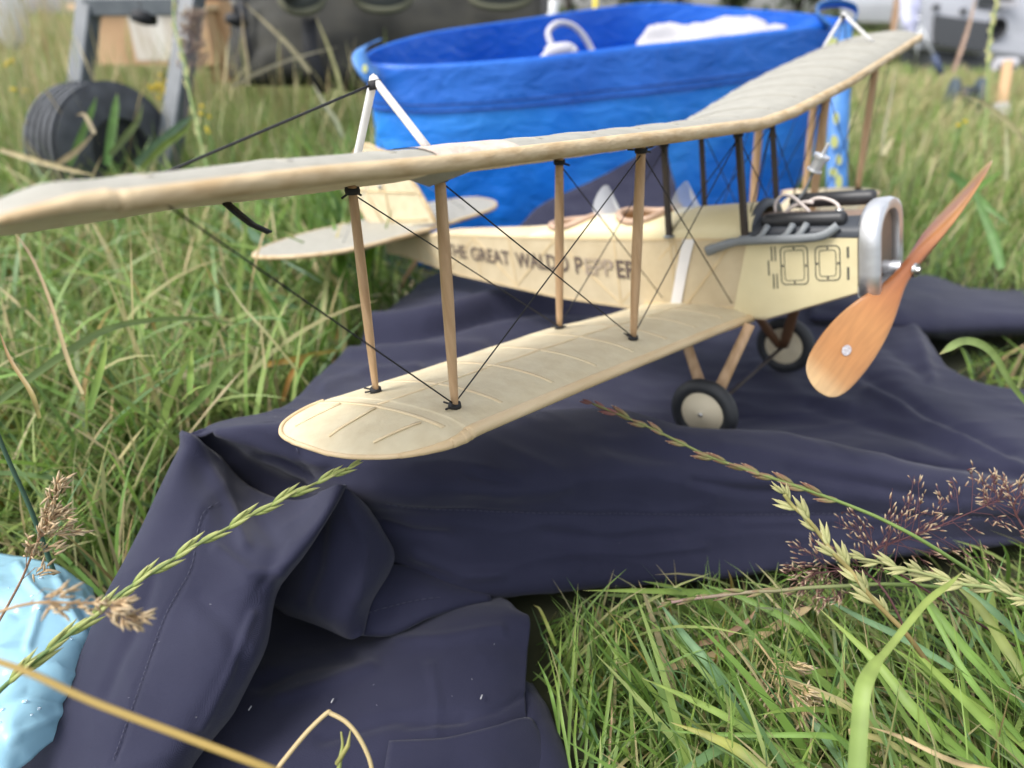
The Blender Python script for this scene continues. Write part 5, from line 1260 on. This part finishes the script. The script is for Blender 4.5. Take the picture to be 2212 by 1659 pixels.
for pts, wd, a, b in [
 ([X1(950, 1680, .33), X1(600, 1430, .34), X1(300, 1270, .35), X1(-10, 1135, .36)], .0042, GR, YG),
 ([X1(720, 1690, .31), X1(560, 1560, .32), X1(400, 1480, .33), X1(160, 1393, .34)], .0050, OLV, (.34, .33, .07)),
 ([X1(560, 1340, .37), X1(400, 1080, .37), X1(250, 900, .38), X1(75, 672, .39)], .0052, BL, BL),
 ([X1(1200, 1520, .33), X1(1050, 1470, .33), X1(500, 1465, .34), X1(0, 1432, .35)], .0028, GR, GR),
 ([X1(1960, 1680, .33), X1(1600, 1350, .34), X1(1350, 1040, .36), X1(1020, 728, .38)], .0058, GR, YG),
 ([X1(2230, 1640, .33), X1(2000, 1400, .34), X1(1750, 1150, .35), X1(1525, 928, .36)], .0050, GR, YG),
 ([X1(2230, 1320, .36), X1(1900, 1000, .37), X1(1600, 640, .39), X1(1365, 485, .40)], .0050, GR, GR),
 ([X1(1800, 1080, .37), X1(1500, 900, .38), X1(1250, 780, .39), X1(1000, 640, .40)], .0040, BL, BL),
 ([X1(100, 1080, .40), X1(500, 980, .40), X1(900, 760, .41), X1(985, 725, .41)], .0058, TAN, TAN),
 ([X1(300, 945, .40), X1(450, 900, .40), X1(600, 810, .40), X1(655, 738, .40)], .0036, BRN, BRN),
 ([X1(1080, 965, .39), X1(900, 830, .39), X1(600, 680, .41), X1(330, 585, .42)], .0045, GR, GR),
 ([X1(2230, 1180, .36), X1(2100, 950, .37), X1(1950, 720, .38), X1(1790, 575, .39)], .0056, OLV, OLV),
 ([X1(2230, 930, .38), X1(2050, 760, .38), X1(1900, 640, .39), X1(1800, 560, .40)], .0040, BL, BL),
 ([X1(560, 645, .42), X1(300, 638, .42), X1(0, 630, .42), X1(-350, 628, .42)], .0040, GR, YG),
 ([X1(1700, 1680, .32), X1(1400, 1500, .33), X1(1200, 1450, .33), X1(1300, 1420, .33)], .0030, OLV, TAN),
 ([X1(2200, 1500, .34), X1(1900, 1150, .35), X1(1700, 800, .37), X1(1560, 560, .39)], .0034, GR, GR),
 ([X1(1420, 1500, .34), X1(1190, 1300, .35), X1(900, 1180, .36), X1(800, 1105, .36)], .0036, OLV, TAN),
 ([X1(2060, 1680, .31), X1(1800, 1620, .31), X1(1500, 1480, .32), X1(1310, 1418, .32)], .0024, TAN, TAN),
 ([X1(240, 1680, .33), X1(420, 1560, .34), X1(640, 1480, .35), X1(900, 1400, .36)], .0045, BL, GR),
 ([X1(1180, 1660, .33), X1(1060, 1480, .35), X1(960, 1360, .36), X1(880, 1240, .37)], .0048, BL, BL),
 ([X2(1380, 1680, .37), X2(1395, 1300, .38), X2(1415, 1000, .39), X2(1440, 588, .40)], .0020, GR, YG),
 ([X2(1330, 1500, .38), X2(1325, 1250, .39), X2(1335, 1000, .40), X2(1345, 808, .40)], .0018, GR, YG),
 ([X2(1560, 1680, .36), X2(1600, 1400, .37), X2(1650, 1050, .38), X2(1706, 750, .39)], .0022, GR, YG),
 ([X2(1480, 1640, .37), X2(1495, 1400, .38), X2(1512, 1220, .38), X2(1526, 1075, .39)], .0018, GR, YG),
 ([X2(1330, 1450, .38), X2(1290, 1250, .38), X2(1250, 1130, .39), X2(1204, 1035, .39)], .0020, GR, GR),
 ([X2(1400, 1680, .36), X2(1350, 1400, .37), X2(1320, 1200, .38), X2(1268, 980, .38)], .0018, GR, YG),
 ([X2(1440, 1680, .36), X2(1420, 1500, .37), X2(1430, 1350, .37), X2(1438, 1248, .38)], .0016, GR, YG),
 ([X2(1620, 1640, .36), X2(1625, 1500, .37), X2(1635, 1380, .37), X2(1636, 1250, .38)], .0014, TAN, BRN),
 ([X2(1310, 950, .42), X2(1270, 850, .42), X2(1220, 740, .43), X2(1180, 712, .43)], .0022, YG, (.3, .26, .08)),
 ([X3(-20, 1010, .46), X3(400, 710, .48), X3(700, 560, .52), X3(1100, 520, .58), X3(1500, 570, .62)], .0052, (.18, .25, .09), (.16, .23, .07)),
 ([X3(1070, 1080, .52), X3(1200, 950, .53), X3(1330, 800, .54), X3(1400, 735, .55)], .0056, GR, (.2, .27, .09)),
 ([X3(1640, 1000, .62), X3(1690, 850, .62), X3(1760, 770, .63), X3(1850, 720, .65)], .0048, (.45, .24, .06), (.42, .22, .06)),
 ([X3(1540, 790, .62), X3(1700, 760, .62), X3(1850, 725, .64), X3(2000, 700, .66)], .0058, (.42, .24, .05), (.30, .28, .06)),
 ([X3(1800, 920, .60), X3(1560, 620, .60), X3(1400, 440, .61), X3(1250, 200, .62)], .0022, (.30, .30, .12), (.36, .33, .17)),
 ([X3(480, 960, .44), X3(400, 780, .46), X3(290, 420, .50), X3(180, 160, .54), X3(60, -10, .58)], .0026, (.40, .34, .16), (.30, .18, .12)),
 ([X3(230, 1100, .40), X3(180, 950, .40), X3(60, 760, .41), X3(-10, 580, .42)], .0026, (.34, .30, .10), (.30, .16, .08)),
 ([X3(520, 1050, .46), X3(560, 900, .47), X3(600, 760, .48), X3(620, 620, .49)], .0048, GR, YG),
 ([X3(1100, 960, .52), X3(1105, 850, .53), X3(1110, 780, .53), X3(1115, 700, .54)], .0050, GR, YG),
 ([X3(1100, 400, .8), X3(1500, 330, .8), X3(1750, 480, .8), X3(2050, 500, .8)], .009, (.10, .19, .06), (.12, .22, .08)),
 ([X3(1350, -60, .85), X3(1500, 60, .85), X3(1700, 200, .84), X3(1900, 330, .83)], .012, (.10, .19, .10), (.12, .22, .12)),
 ([X3(2000, 480, .8), X3(1990, 250, .8), X3(1960, 80, .82), X3(1930, -60, .84)], .012, (.11, .24, .03), (.13, .26, .04)),
 ([X3(2080, 440, .82), X3(2120, 250, .82), X3(2150, 150, .83), X3(2180, 80, .84)], .012, (.13, .27, .02), (.14, .28, .03)),
 ([X4(620, 960, 1.15), X4(650, 760, 1.16), X4(670, 620, 1.17), X4(680, 540, 1.18)], .014, (.10, .20, .05), (.13, .23, .06)),
 ([X4(400, 960, 1.2), X4(470, 800, 1.2), X4(530, 650, 1.2), X4(560, 560, 1.2)], .012, (.11, .2, .05), (.13, .24, .06)),
 ([X4(640, 900, 1.1), X4(740, 780, 1.1), X4(800, 700, 1.1), X4(830, 600, 1.1)], .010, (.12, .16, .06), (.15, .18, .07)),
 ([X4(780, 960, 1.05), X4(900, 850, 1.05), X4(1040, 730, 1.05), X4(1140, 660, 1.05)], .012, (.09, .15, .08), (.12, .2, .12)),
 ([X4(820, 980, 1.05), X4(950, 850, 1.05), X4(1060, 770, 1.05), X4(1130, 690, 1.05)], .010, (.16, .22, .05), (.18, .25, .05)),
 ([X4(320, 960, 1.0), X4(440, 880, 1.0), X4(548, 772, 1.0)], .008, (.42, .33, .2), (.42, .33, .2)),
 ([X4(548, 775, 1.0), X4(520, 720, 1.0), X4(488, 665, 1.0), X4(440, 668, 1.0)], .007, (.44, .37, .24), (.42, .33, .2)),
 ([X4(0, 870, .95), X4(200, 930, .95), X4(380, 980, .95), X4(560, 1020, .95)], .008, (.45, .37, .2), (.45, .37, .2)),
 ([X4(1350, 500, 1.3), X4(1480, 430, 1.3), X4(1700, 340, 1.3), X4(1970, 270, 1.3)], .0065, (.30, .27, .18), (.36, .32, .22)),
 ([X4(1800, 420, 1.3), X4(1690, 280, 1.3), X4(1560, 150, 1.3), X4(1410, 10, 1.3)], .008, (.24, .22, .12), (.28, .24, .14)),
 ([X4(1985, 560, 1.3), X4(1960, 440, 1.3), X4(1900, 260, 1.3), X4(1830, 90, 1.3)], .008, (.25, .26, .10), (.24, .22, .10)),
 ([X4(1440, 500, 1.25), X4(1430, 350, 1.25), X4(1410, 200, 1.25), X4(1405, 60, 1.25)], .008, (.28, .25, .13), (.26, .20, .13)),
 ([X4(1990, 800, 1.2), X4(1950, 700, 1.2), X4(1880, 600, 1.2), X4(1810, 470, 1.2)], .009, (.22, .26, .14), (.34, .32, .22)),
 ([X5(2230, 830, .95), X5(2120, 710, .95), X5(1980, 600, .95), X5(1850, 555, .95)], .0065, (.36, .34, .17), (.42, .38, .20)),
 ([X5(2110, 1050, .95), X5(2112, 900, .95), X5(2110, 800, .95), X5(2105, 720, .95)], .006, (.30, .32, .16), (.34, .34, .18)),
 ([X5(1385, 900, 1.1), X5(1400, 760, 1.1), X5(1440, 560, 1.1), X5(1470, 360, 1.1)], .006, (.24, .24, .13), (.28, .26, .15)),
 ([X5(1800, 420, 1.6), X5(1850, 280, 1.6), X5(1900, 120, 1.6), X5(1935, -40, 1.6)], .010, (.34, .22, .16), (.36, .25, .18)),
 ([X5(1450, 190, 1.5), X5(1462, 100, 1.5), X5(1470, 20, 1.5), X5(1475, -60, 1.5)], .014, (.30, .18, .10), (.30, .18, .10)),
 ([X5(1395, 900, 1.0), X5(1410, 860, 1.0), X5(1425, 840, 1.0), X5(1445, 800, 1.0)], .007, (.5, .46, .26), (.5, .46, .26)),
 ([X5(1780, 1000, .9), X5(1900, 1100, .9), X5(2000, 1200, .88), X5(2150, 1320, .86)], .010, (.13, .24, .07), (.14, .26, .08)),
 ([X5(1750, 1350, .9), X5(1850, 1200, .9), X5(1960, 1080, .9), X5(2100, 980, .9)], .010, (.13, .26, .05), (.15, .28, .06)),
 ([X5(2080, 1560, .85), X5(2040, 1400, .86), X5(1980, 1250, .87), X5(1900, 1080, .88)], .012, (.11, .23, .06), (.14, .26, .08)),
]: hero(H, pts, wd, a, b)
def join(lst):
    o = 0; V, F, C = [], [], []
    for v, f, c in lst: V.append(v); F.append(f+o); C.append(c); o += len(v)
    return np.concatenate(V), np.concatenate(F), np.concatenate(C)
for nm, lst in (('short_grass', parts_near), ('long_grass', parts_mid), ('meadow_grass', parts_far), ('dry_seeding_grass', parts_straw), ('trailing_grass_blades', H)):
    tag(link(nm, mesh_np(nm, *join(lst), M['grass'])), kind='stuff')

# ---- single seeding stems --------------------------------------------------
def floret_mesh(nm, nf, ca, cb, wd=.13, spread=.30, seed=0):
    r_ = np.random.default_rng(seed); mb = MB(); C = []
    for k in range(nf):
        t0 = k/(nf+1)*.55; sd = (1 if k % 2 else -1); a = spread*sd*(1-.55*k/nf); L = .62+.12*r_.random()
        d = Vector((math.sin(a), r_.uniform(-.12, .12), math.cos(a))); b0 = Vector((.02*sd, 0, t0))
        ps = [b0+d*(L*q) for q in (0, .25, .55, .85, 1.0)]; n0 = len(mb.v)
        mb.tube(ps, [wd*.35, wd*.8, wd*.75, wd*.28, wd*.03], 6, ry=[wd*.25, wd*.5, wd*.45, wd*.2, wd*.03], up=(1, 0, 0))
        for i in range(len(mb.v)-n0):
            q = (i//6)/4; C.append(np.array(ca)*(1-q)+np.array(cb)*q if q < .9 else np.array((.5, .42, .26)))
    me = mb.mesh(nm, M['plant']); set_cols(me, C); return me
SP_G = floret_mesh('spikelet', 4, (.20, .27, .06), (.52, .52, .22), .085, .16, 1)
SP_P = floret_mesh('spikelet', 4, (.20, .22, .08), (.20, .045, .06), .10, .20, 2)
SP_PT = floret_mesh('spikelet', 4, (.22, .12, .09), (.18, .04, .055), .10, .22, 5)
SP_Y = floret_mesh('spikelet', 5, (.28, .30, .12), (.48, .44, .22), .095, .24, 3)
SP_S = floret_mesh('spikelet', 4, (.46, .34, .19), (.56, .44, .27), .13, .36, 4)
def stem_thing(name, label, pts, r0, r1, c0, c1, cat='grass stem'):
    P = catmull([PD(*p) for p in pts], 8); t = empty(name, P[-1], label, cat)
    mb = MB(); N = len(P); R = [lerp(r0, r1, i/(N-1)) for i in range(N)]; mb.tube(P, R, 7)
    me = mb.mesh('stem', M['plant']); C = np.repeat([np.array(c0)*(1-i/(N-1))+np.array(c1)*(i/(N-1)) for i in range(N)], 7, 0); set_cols(me, C)
    o = link('stem', me); child(o, t); return t, P
def spike(t, P, i, mesh_, size, side_, tilt, roll=0.0, name='spikelet'):
    p = P[i]; d = (P[min(i+1, len(P)-1)]-P[max(i-1, 0)]).normalized()*(-1); v = (Vector((0, 0, CAMZ))-p).normalized()
    sd = d.cross(v).normalized()*side_; z = (d*math.cos(tilt)+sd*math.sin(tilt)).normalized(); x = (sd*math.cos(tilt)-d*math.sin(tilt)).normalized(); y = z.cross(x)
    if roll: x, y = x*math.cos(roll)+y*math.sin(roll), y*math.cos(roll)-x*math.sin(roll)
    m = Matrix((x, y, z)).transposed().to_4x4(); m = Matrix.Translation(p) @ m @ Matrix.Scale(size, 4)
    o = link(name, mesh_); child(o, t); o.matrix_basis = m; return o
def rye(name, label, pts, mesh_, r0, r1, c0, c1, n, size, tilt=.28, start=0, end=1.0, tip=None):
    t, P = stem_thing(name, label, pts, r0, r1, c0, c1); N = len(P)
    for k in range(n):
        if k > 2 and random.random() < .08: continue
        i = min(N-1, max(0, int((lerp(start, end, k/max(1, n-1))+random.uniform(-.010, .010))*(N-1)))); spike(t, P, i, mesh_ if not (tip and k < 3) else tip, size*(.75+.35*min(1, k/3))*random.uniform(.85, 1.12), 1 if k % 2 else -1, tilt*random.uniform(.7, 1.3), random.uniform(-.5, .5))
    return t, P
# paths run from the tip down to the root
rye('ryegrass_stem', 'green ryegrass seed stem rising across the left navy flap from the pale blue bag',
    [(748, 1014, .345), (690, 1040, .342), (620, 1074, .338), (560, 1104, .335), (480, 1147, .330), (400, 1192, .325), (330, 1236, .320), (265, 1280, .315), (200, 1332, .310), (120, 1392, .305), (50, 1448, .300), (-10, 1502, .296), (-90, 1600, .30)],
    SP_G, .0006, .0011, (.24, .26, .09), (.10, .19, .06), 18, .0155, .11, 0.0, .96)
rye('ryegrass_stem', 'purple tipped ryegrass seed stem leaning over the navy garment in front of the near wheel',
    [(1280, 872, .42), (1330, 892, .42), (1400, 922, .415), (1470, 956, .41), (1530, 985, .405), (1600, 1010, .40), (1660, 1030, .395), (1720, 1050, .39), (1790, 1075, .385), (1850, 1098, .38), (1910, 1124, .375), (2000, 1172, .37), (2120, 1250, .38), (2230, 1330, .40)],
    SP_P, .0007, .0011, (.16, .16, .06), (.17, .27, .07), 17, .0125, .13, 0.0, .66, SP_PT)
rye('ryegrass_stem', 'stout yellow green ryegrass head tilting left over the navy garment edge beside purple panicle',
    [(1694, 1068, .365), (1712, 1092, .365), (1745, 1122, .36), (1775, 1160, .36), (1800, 1195, .355), (1835, 1230, .355), (1862, 1265, .35), (1890, 1300, .35), (1920, 1330, .35), (1960, 1372, .35), (2010, 1440, .36)],
    SP_Y, .0010, .0013, (.30, .28, .10), (.28, .20, .08), 12, .0130, .28, 0.0, .80)
rye('ryegrass_stem', 'pale green ryegrass head lying nearly level below the dark purple panicle',
    [(1842, 1204, .375), (1890, 1212, .375), (1940, 1226, .37), (1985, 1236, .37), (2030, 1248, .37), (2080, 1262, .365), (2130, 1268, .365), (2180, 1282, .36), (2240, 1300, .36), (2330, 1330, .37)],
    SP_Y, .0007, .0011, (.36, .36, .16), (.20, .28, .10), 13, .0125, .28, 0.0, .88)
rye('ryegrass_stem', 'thin purple banded green ryegrass stem pointing left along the lower garment edge',
    [(1450, 1301, .385), (1500, 1293, .385), (1560, 1286, .385), (1620, 1279, .38), (1680, 1276, .38), (1740, 1270, .38), (1820, 1266, .38), (1920, 1262, .385), (2060, 1270, .40)],
    floret_mesh('spikelet', 2, (.17, .24, .06), (.28, .13, .12), .10, .10, 7), .0009, .0011, (.34, .22, .20), (.16, .25, .06), 9, .0125, .10, 0.0, .62)
rye('ryegrass_stem', 'tall pale green seeding grass standing in front of the right grey cart post',
    [(375, -8, 1.15), (378, 60, 1.13), (395, 120, 1.12), (404, 170, 1.11), (412, 215, 1.10), (424, 260, 1.09), (432, 300, 1.08), (446, 360, 1.07), (460, 440, 1.06)],
    SP_Y, .0018, .0022, (.25, .32, .12), (.20, .30, .10), 12, .024, .10, 0.0, .85)
rye('ryegrass_stem', 'long drooping green seeding grass before the headlight end of the grey car',
    [(2158, -30, 1.25), (2150, 20, 1.24), (2142, 60, 1.23), (2136, 110, 1.22), (2134, 160, 1.21), (2132, 230, 1.20), (2126, 330, 1.18)],
    SP_Y, .0016, .0018, (.24, .30, .09), (.22, .30, .10), 11, .022, .10, 0.0, .7)
# bent straw, blurred straw, broad blade, rush
def plain(name, label, pts, r0, r1, c0, c1): return stem_thing(name, label, pts, r0, r1, c0, c1)
plain('straw_stalk', 'thick blurred golden straw crossing the bottom left corner of the garment', [(-60, 1412, .195), (60, 1452, .198), (200, 1516, .202), (400, 1592, .208), (590, 1664, .215), (720, 1716, .23)], .00095, .00120, (.50, .36, .13), (.50, .35, .10))
t, P = plain('broken_straw', 'dry straw snapped into an upturned angle near the bottom of the garment', [(585, 1680, .30), (620, 1634, .302), (665, 1580, .304), (706, 1541, .306), (716, 1542, .306), (748, 1560, .304), (775, 1592, .302), (798, 1640, .30), (808, 1690, .298)], .0011, .0009, (.52, .40, .22), (.50, .40, .20))
t, P = plain('grass_shoot', 'short yellow green split shoot inside the broken straw angle', [(737, 1581, .303), (740, 1610, .303), (735, 1640, .303), (728, 1700, .303)], .0004, .0012, (.34, .34, .12), (.26, .32, .10))
mb = MB(); mb.tube([PD(728, 1650, .303), PD(752, 1610, .302), PD(757, 1578, .302)], [.0012, .0010, .0002], 6); me = mb.mesh('leaf', M['plant']); set_cols(me, [(.36, .34, .12)]*len(me.vertices)); child(link('leaf', me), t)
plain('rush_stem', 'dark blue green rush stem at the left edge of the picture', [(-30, 860, .36), (0, 950, .365), (30, 1020, .37), (62, 1090, .375), (85, 1150, .38), (118, 1240, .39)], .0010, .0013, (.06, .11, .07), (.05, .11, .07))
HB = []
hero(HB, [(1849, 1690, .27), (1856, 1580, .275), (1864, 1492, .28), (1886, 1442, .285), (1920, 1400, .29), (1998, 1304, .30), (2050, 1262, .305), (2080, 1234, .31)], .0064, (.20, .29, .075), (.29, .35, .09), prof=([0, .3, .42, .52, .8, 1], [1, .95, .80, .45, .42, .02]), n=6)
tag(link('blade_of_grass', mesh_np('blade_of_grass', *join(HB), M['grass'])), 'broad bright green grass blade with a twist, nearest at the bottom right', 'grass blade')
HB = []
hero(HB, [(2212+30, 900, .50), (2185, 830, .50), (2150, 770, .50), (2115, 742, .50), (2075, 738, .50), (2030, 765, .50)], .0055, (.13, .20, .05), (.26, .34, .12), prof=([0, .6, .9, 1], [.5, 1, 1, .1]))
tag(link('blade_of_grass', mesh_np('blade_of_grass', *join(HB), M['grass'])), 'arched green grass blade in the dark gap under the garment sleeve', 'grass blade')

# bent-grass panicle, dark purple, and two straw panicles
def panicle(name, label, axis, nb, blen, nsp, size, cst, ca, cb, seed, spread=1.0, cat='grass panicle', flat_=.5):
    r_ = np.random.default_rng(seed); t, P = stem_thing(name, label, axis, .0003, .0007, cst, cst, cat); N = len(P)
    br = MB(); spm = MB(); C = []
    for b in range(nb):
        f = r_.uniform(0.0, .72); i = int(f*(N-1)); p = P[i]; d = (P[max(i-1, 0)]-P[min(i+1, N-1)]).normalized()
        v = (Vector((0, 0, CAMZ))-p).normalized(); sd = d.cross(v).normalized()
        an = r_.uniform(-1.25, 1.25)*spread; L = blen*(.45+.55*min(1, f*1.8))*r_.uniform(.6, 1.1)
        dirn = (d*math.cos(an)+sd*math.sin(an)+v*r_.uniform(-flat_, flat_)).normalized(); q = p+dirn*L*.55+Vector((0, 0, .002)); e = p+dirn*L+Vector((0, 0, r_.uniform(-.004, .004)))
        br.tube([p, q, e], [.00022, .00018, .00014], 4, cap=False)
        for k in range(nsp):
            u = r_.uniform(.45, 1.0); c = p.lerp(e, u)+Vector(r_.normal(0, .0016*blen/.03, 3)); dd = (dirn+Vector(r_.normal(0, .45, 3))).normalized(); s_ = size*r_.uniform(.7, 1.2); n0 = len(spm.v)
            br.tube([p.lerp(e, u-.08), c], .00012, 4, cap=False)
            spm.tube([c, c+dd*s_*.35, c+dd*s_*.75, c+dd*s_], [s_*.05, s_*.115, s_*.08, s_*.01], 5)
            g_ = r_.random(); A = np.array(ca)*(1-g_)+np.array(cb)*g_
            C += [A if q_ < 10 else np.array((.50, .40, .26)) for q_ in range(20)]
    o = child(br.build('branches', M['plant']), t); set_cols(o.data, [cst]*len(o.data.vertices)); o['kind'] = 'stuff'
    me = spm.mesh('spikelets', M['plant']); set_cols(me, C[:len(me.vertices)]); o = child(link('spikelets', me), t); o['kind'] = 'stuff'
    return t
panicle('bent_grass_panicle', 'dark purple feathery bent grass panicle spreading over the garment edge at the right', [(2160, 1080, .40), (2090, 1110, .40), (2020, 1140, .395), (1950, 1165, .39), (1890, 1190, .39), (1930, 1230, .385), (2040, 1300, .39), (2200, 1400, .40)], 38, .042, 6, .0042, (.10, .04, .045), (.11, .035, .045), (.30, .19, .12), 3, 1.2)
panicle('bent_grass_panicle', 'second dark purple panicle hanging lower, below the garment edge', [(1745, 1240, .39), (1790, 1235, .39), (1840, 1232, .388), (1880, 1245, .385), (1920, 1290, .38), (1960, 1370, .38)], 26, .038, 6, .0044, (.11, .05, .05), (.12, .04, .05), (.32, .20, .13), 5, 1.15)
panicle('bent_grass_panicle', 'small purple panicle tip at the right edge above the garment roll', [(2212, 1060, .40), (2190, 1090, .40), (2205, 1130, .40), (2250, 1190, .40)], 12, .024, 5, .0044, (.14, .06, .06), (.16, .055, .06), (.42, .28, .18), 6, 1.1)
panicle('straw_panicle', 'straw coloured feathery panicle standing above the pale blue bag', [(123, 1072, .33), (112, 1100, .33), (96, 1140, .33), (80, 1175, .332), (62, 1215, .335), (45, 1255, .338), (10, 1320, .345), (-30, 1390, .35)], 18, .020, 10, .0056, (.36, .22, .14), (.50, .34, .18), (.60, .46, .28), 8, .75)
panicle('straw_panicle', 'blurred straw panicle drooping rightwards across the pale blue bag', [(292, 1342, .255), (262, 1325, .255), (225, 1306, .252), (150, 1302, .25), (80, 1302, .248), (10, 1318, .246), (-60, 1350, .25)], 16, .010, 7, .0052, (.45, .30, .16), (.52, .36, .20), (.60, .46, .28), 9, .5)
panicle('straw_panicle', 'small dry straw panicle lying in the foreground grass', [(1728, 1535, .36), (1712, 1495, .362), (1690, 1460, .365), (1668, 1430, .368), (1650, 1405, .37), (1630, 1380, .374)], 18, .020, 9, .0060, (.40, .30, .15), (.45, .33, .17), (.55, .43, .24), 10, .9)
panicle('bent_grass_panicle', 'out of focus brownish panicle hanging before the right cart post', [(418, 40, 1.2), (414, 80, 1.2), (410, 130, 1.2), (404, 190, 1.2), (400, 300, 1.2)], 60, .045, 10, .0075, (.16, .11, .11), (.18, .11, .11), (.30, .20, .19), 11, .6)

# yellow meadow flowers
def flower(px_, py_, d_, n_, lab):
    c = PD(px_, py_, d_); t = empty('yellow_flower', (c.x, c.y, 0), lab, 'flower', 'yellow flowers in the meadow')
    mb = MB(); mb.tube([Vector((c.x+.01, c.y, 0)), Vector((c.x+.004, c.y, c.z*.5)), c], .0016, 5); me = mb.mesh('stem', M['plant']); set_cols(me, [(.10, .17, .04)]*len(me.vertices)); child(link('stem', me), t)
    mb = MB()
    for k in range(n_):
        q = c+Vector(rng.normal(0, .007, 3))*(d_/1.4); mb.blob(q, .0048*d_/1.4, .0048*d_/1.4, .0032, 7, 4)
    me = mb.mesh('blossom', M['plant']); set_cols(me, [(.62, .46, .02)]*len(me.vertices)); o = child(link('blossom', me), t); o['kind'] = 'stuff'
for px_, py_, d_, n_, lab in ((345, 182, 1.5, 16, 'largest yellow flower cluster just left of the right cart post'), (355, 205, 1.5, 4, 'lower small yellow flower beside the right cart post'), (18, 135, 1.9, 7, 'pale yellow flower cluster near the left edge, left of the cart'), (36, 195, 1.5, 3, 'single small yellow flower left of the black tyre'), (438, 233, 1.25, 3, 'small yellow flower right of the cart post, above the near wing'), (450, 268, 1.25, 2, 'yellow bud lowest right of the cart post'), (2078, 262, 1.3, 2, 'small yellow flower in the grass right of the far wing struts')):
    flower(px_, py_, d_, n_, lab)

# ================================================================== FAR TREES
M['leaf'] = attr_mat('leaves', .6, .25)
def tree(px_, d_, hgt, wid, z0, col_, seed, n_=900, name='tree', lab='tree'):
    r_ = np.random.default_rng(seed); c = PD(px_, 33, d_); t = empty(name, (c.x, c.y, -.3), lab, 'tree', 'trees along the far edge of the meadow')
    mb = MB(); mb.tube([(0, 0, -.1), (.05, 0, hgt*.25), (-.05, .05, hgt*.5), (0, 0, hgt*.85)], [.22, .17, .12, .03], 8)
    for k in range(5):
        a = r_.uniform(0, 6.28); h_ = hgt*r_.uniform(.2, .6); mb.tube([(0, 0, h_), (math.cos(a)*wid*.3, math.sin(a)*wid*.3, h_+hgt*.12), (math.cos(a)*wid*.55, math.sin(a)*wid*.55, h_+hgt*.2)], [.09, .06, .02], 6)
    mb.build('trunk', mat('bark', (.06, .05, .04), .9), t)
    k = r_.integers(0, 14, n_); cc = r_.uniform(-1, 1, (14, 3)); cc /= np.maximum(1, np.linalg.norm(cc, axis=1))[:, None]
    pos = cc[k]*np.array([wid*.75, wid*.75, (hgt-z0)*.40]) + r_.normal(0, .22, (n_, 3))*np.array([wid, wid, (hgt-z0)*.35]); pos[:, 2] += (hgt+z0)/2; pos[:, 2] = np.maximum(pos[:, 2], z0*.6)
    nr = r_.normal(0, 1, (n_, 3)); nr /= np.linalg.norm(nr, axis=1)[:, None]; u = np.cross(nr, r_.normal(0, 1, (n_, 3))); u /= np.linalg.norm(u, axis=1)[:, None]; v = np.cross(nr, u)
    s_ = r_.uniform(.10, .24, (n_, 1))*hgt/6
    V = np.stack([pos-u*s_, pos+v*s_*.6, pos+u*s_, pos-v*s_*.6], 1).reshape(-1, 3); F = np.arange(n_*4).reshape(-1, 4)
    cl = np.array(col_)*(.75+.5*r_.random((14, 1)))[k]*r_.uniform(.8, 1.2, (n_, 1)); C = np.repeat(cl, 4, 0)
    link('crown', mesh_np('crown', V, F, C, M['leaf']), t); return t
for i, (px_, d_, h_, w_, z0, lab_) in enumerate(((1225, 32, 5.5, 2.0, .6, 'far leafy tree behind the yellow pole at the left end of the treeline'), (1370, 28, 5, 1.9, .4, 'far broad tree behind the middle of the blue bag back rim'), (1465, 33, 6, 1.1, .5, 'far narrow tree left of the first white sky gap'), (1585, 30, 5.5, .8, .4, 'far slim tree standing between two small sky gaps'), (1720, 29, 5, 1.1, .4, 'far tree left of the blue bag right handle'), (1800, 34, 6, 1.3, .4, 'far tree directly behind the blue bag right handle'), (1965, 27, 5, .8, .3, 'far tree beside the lavender white hanging cloth'))):
    tree(px_, d_, h_, w_, z0, (.050, .075, .028) if i % 2 else (.060, .085, .036), 40+i, lab=lab_)
r_ = np.random.default_rng(77); n_ = 9000
pos = np.stack([r_.uniform(-5, 24, n_), r_.uniform(24, 27, n_), np.abs(r_.normal(.1, .25, n_))-.25], 1); nr = r_.normal(0, 1, (n_, 3)); nr /= np.linalg.norm(nr, axis=1)[:, None]; u = np.cross(nr, r_.normal(0, 1, (n_, 3))); u /= np.linalg.norm(u, axis=1)[:, None]; v = np.cross(nr, u); s_ = r_.uniform(.10, .22, (n_, 1))
V = np.stack([pos-u*s_, pos+v*s_*.6, pos+u*s_, pos-v*s_*.6], 1).reshape(-1, 3); C = np.repeat(np.array((.055, .085, .032))*r_.uniform(.6, 1.3, (n_, 1)), 4, 0)
hd = link('hedge', mesh_np('hedge', V, np.arange(n_*4).reshape(-1, 4), C, M['leaf'])); tag(hd, 'low dark green hedge running along the far edge of the meadow', 'hedge')
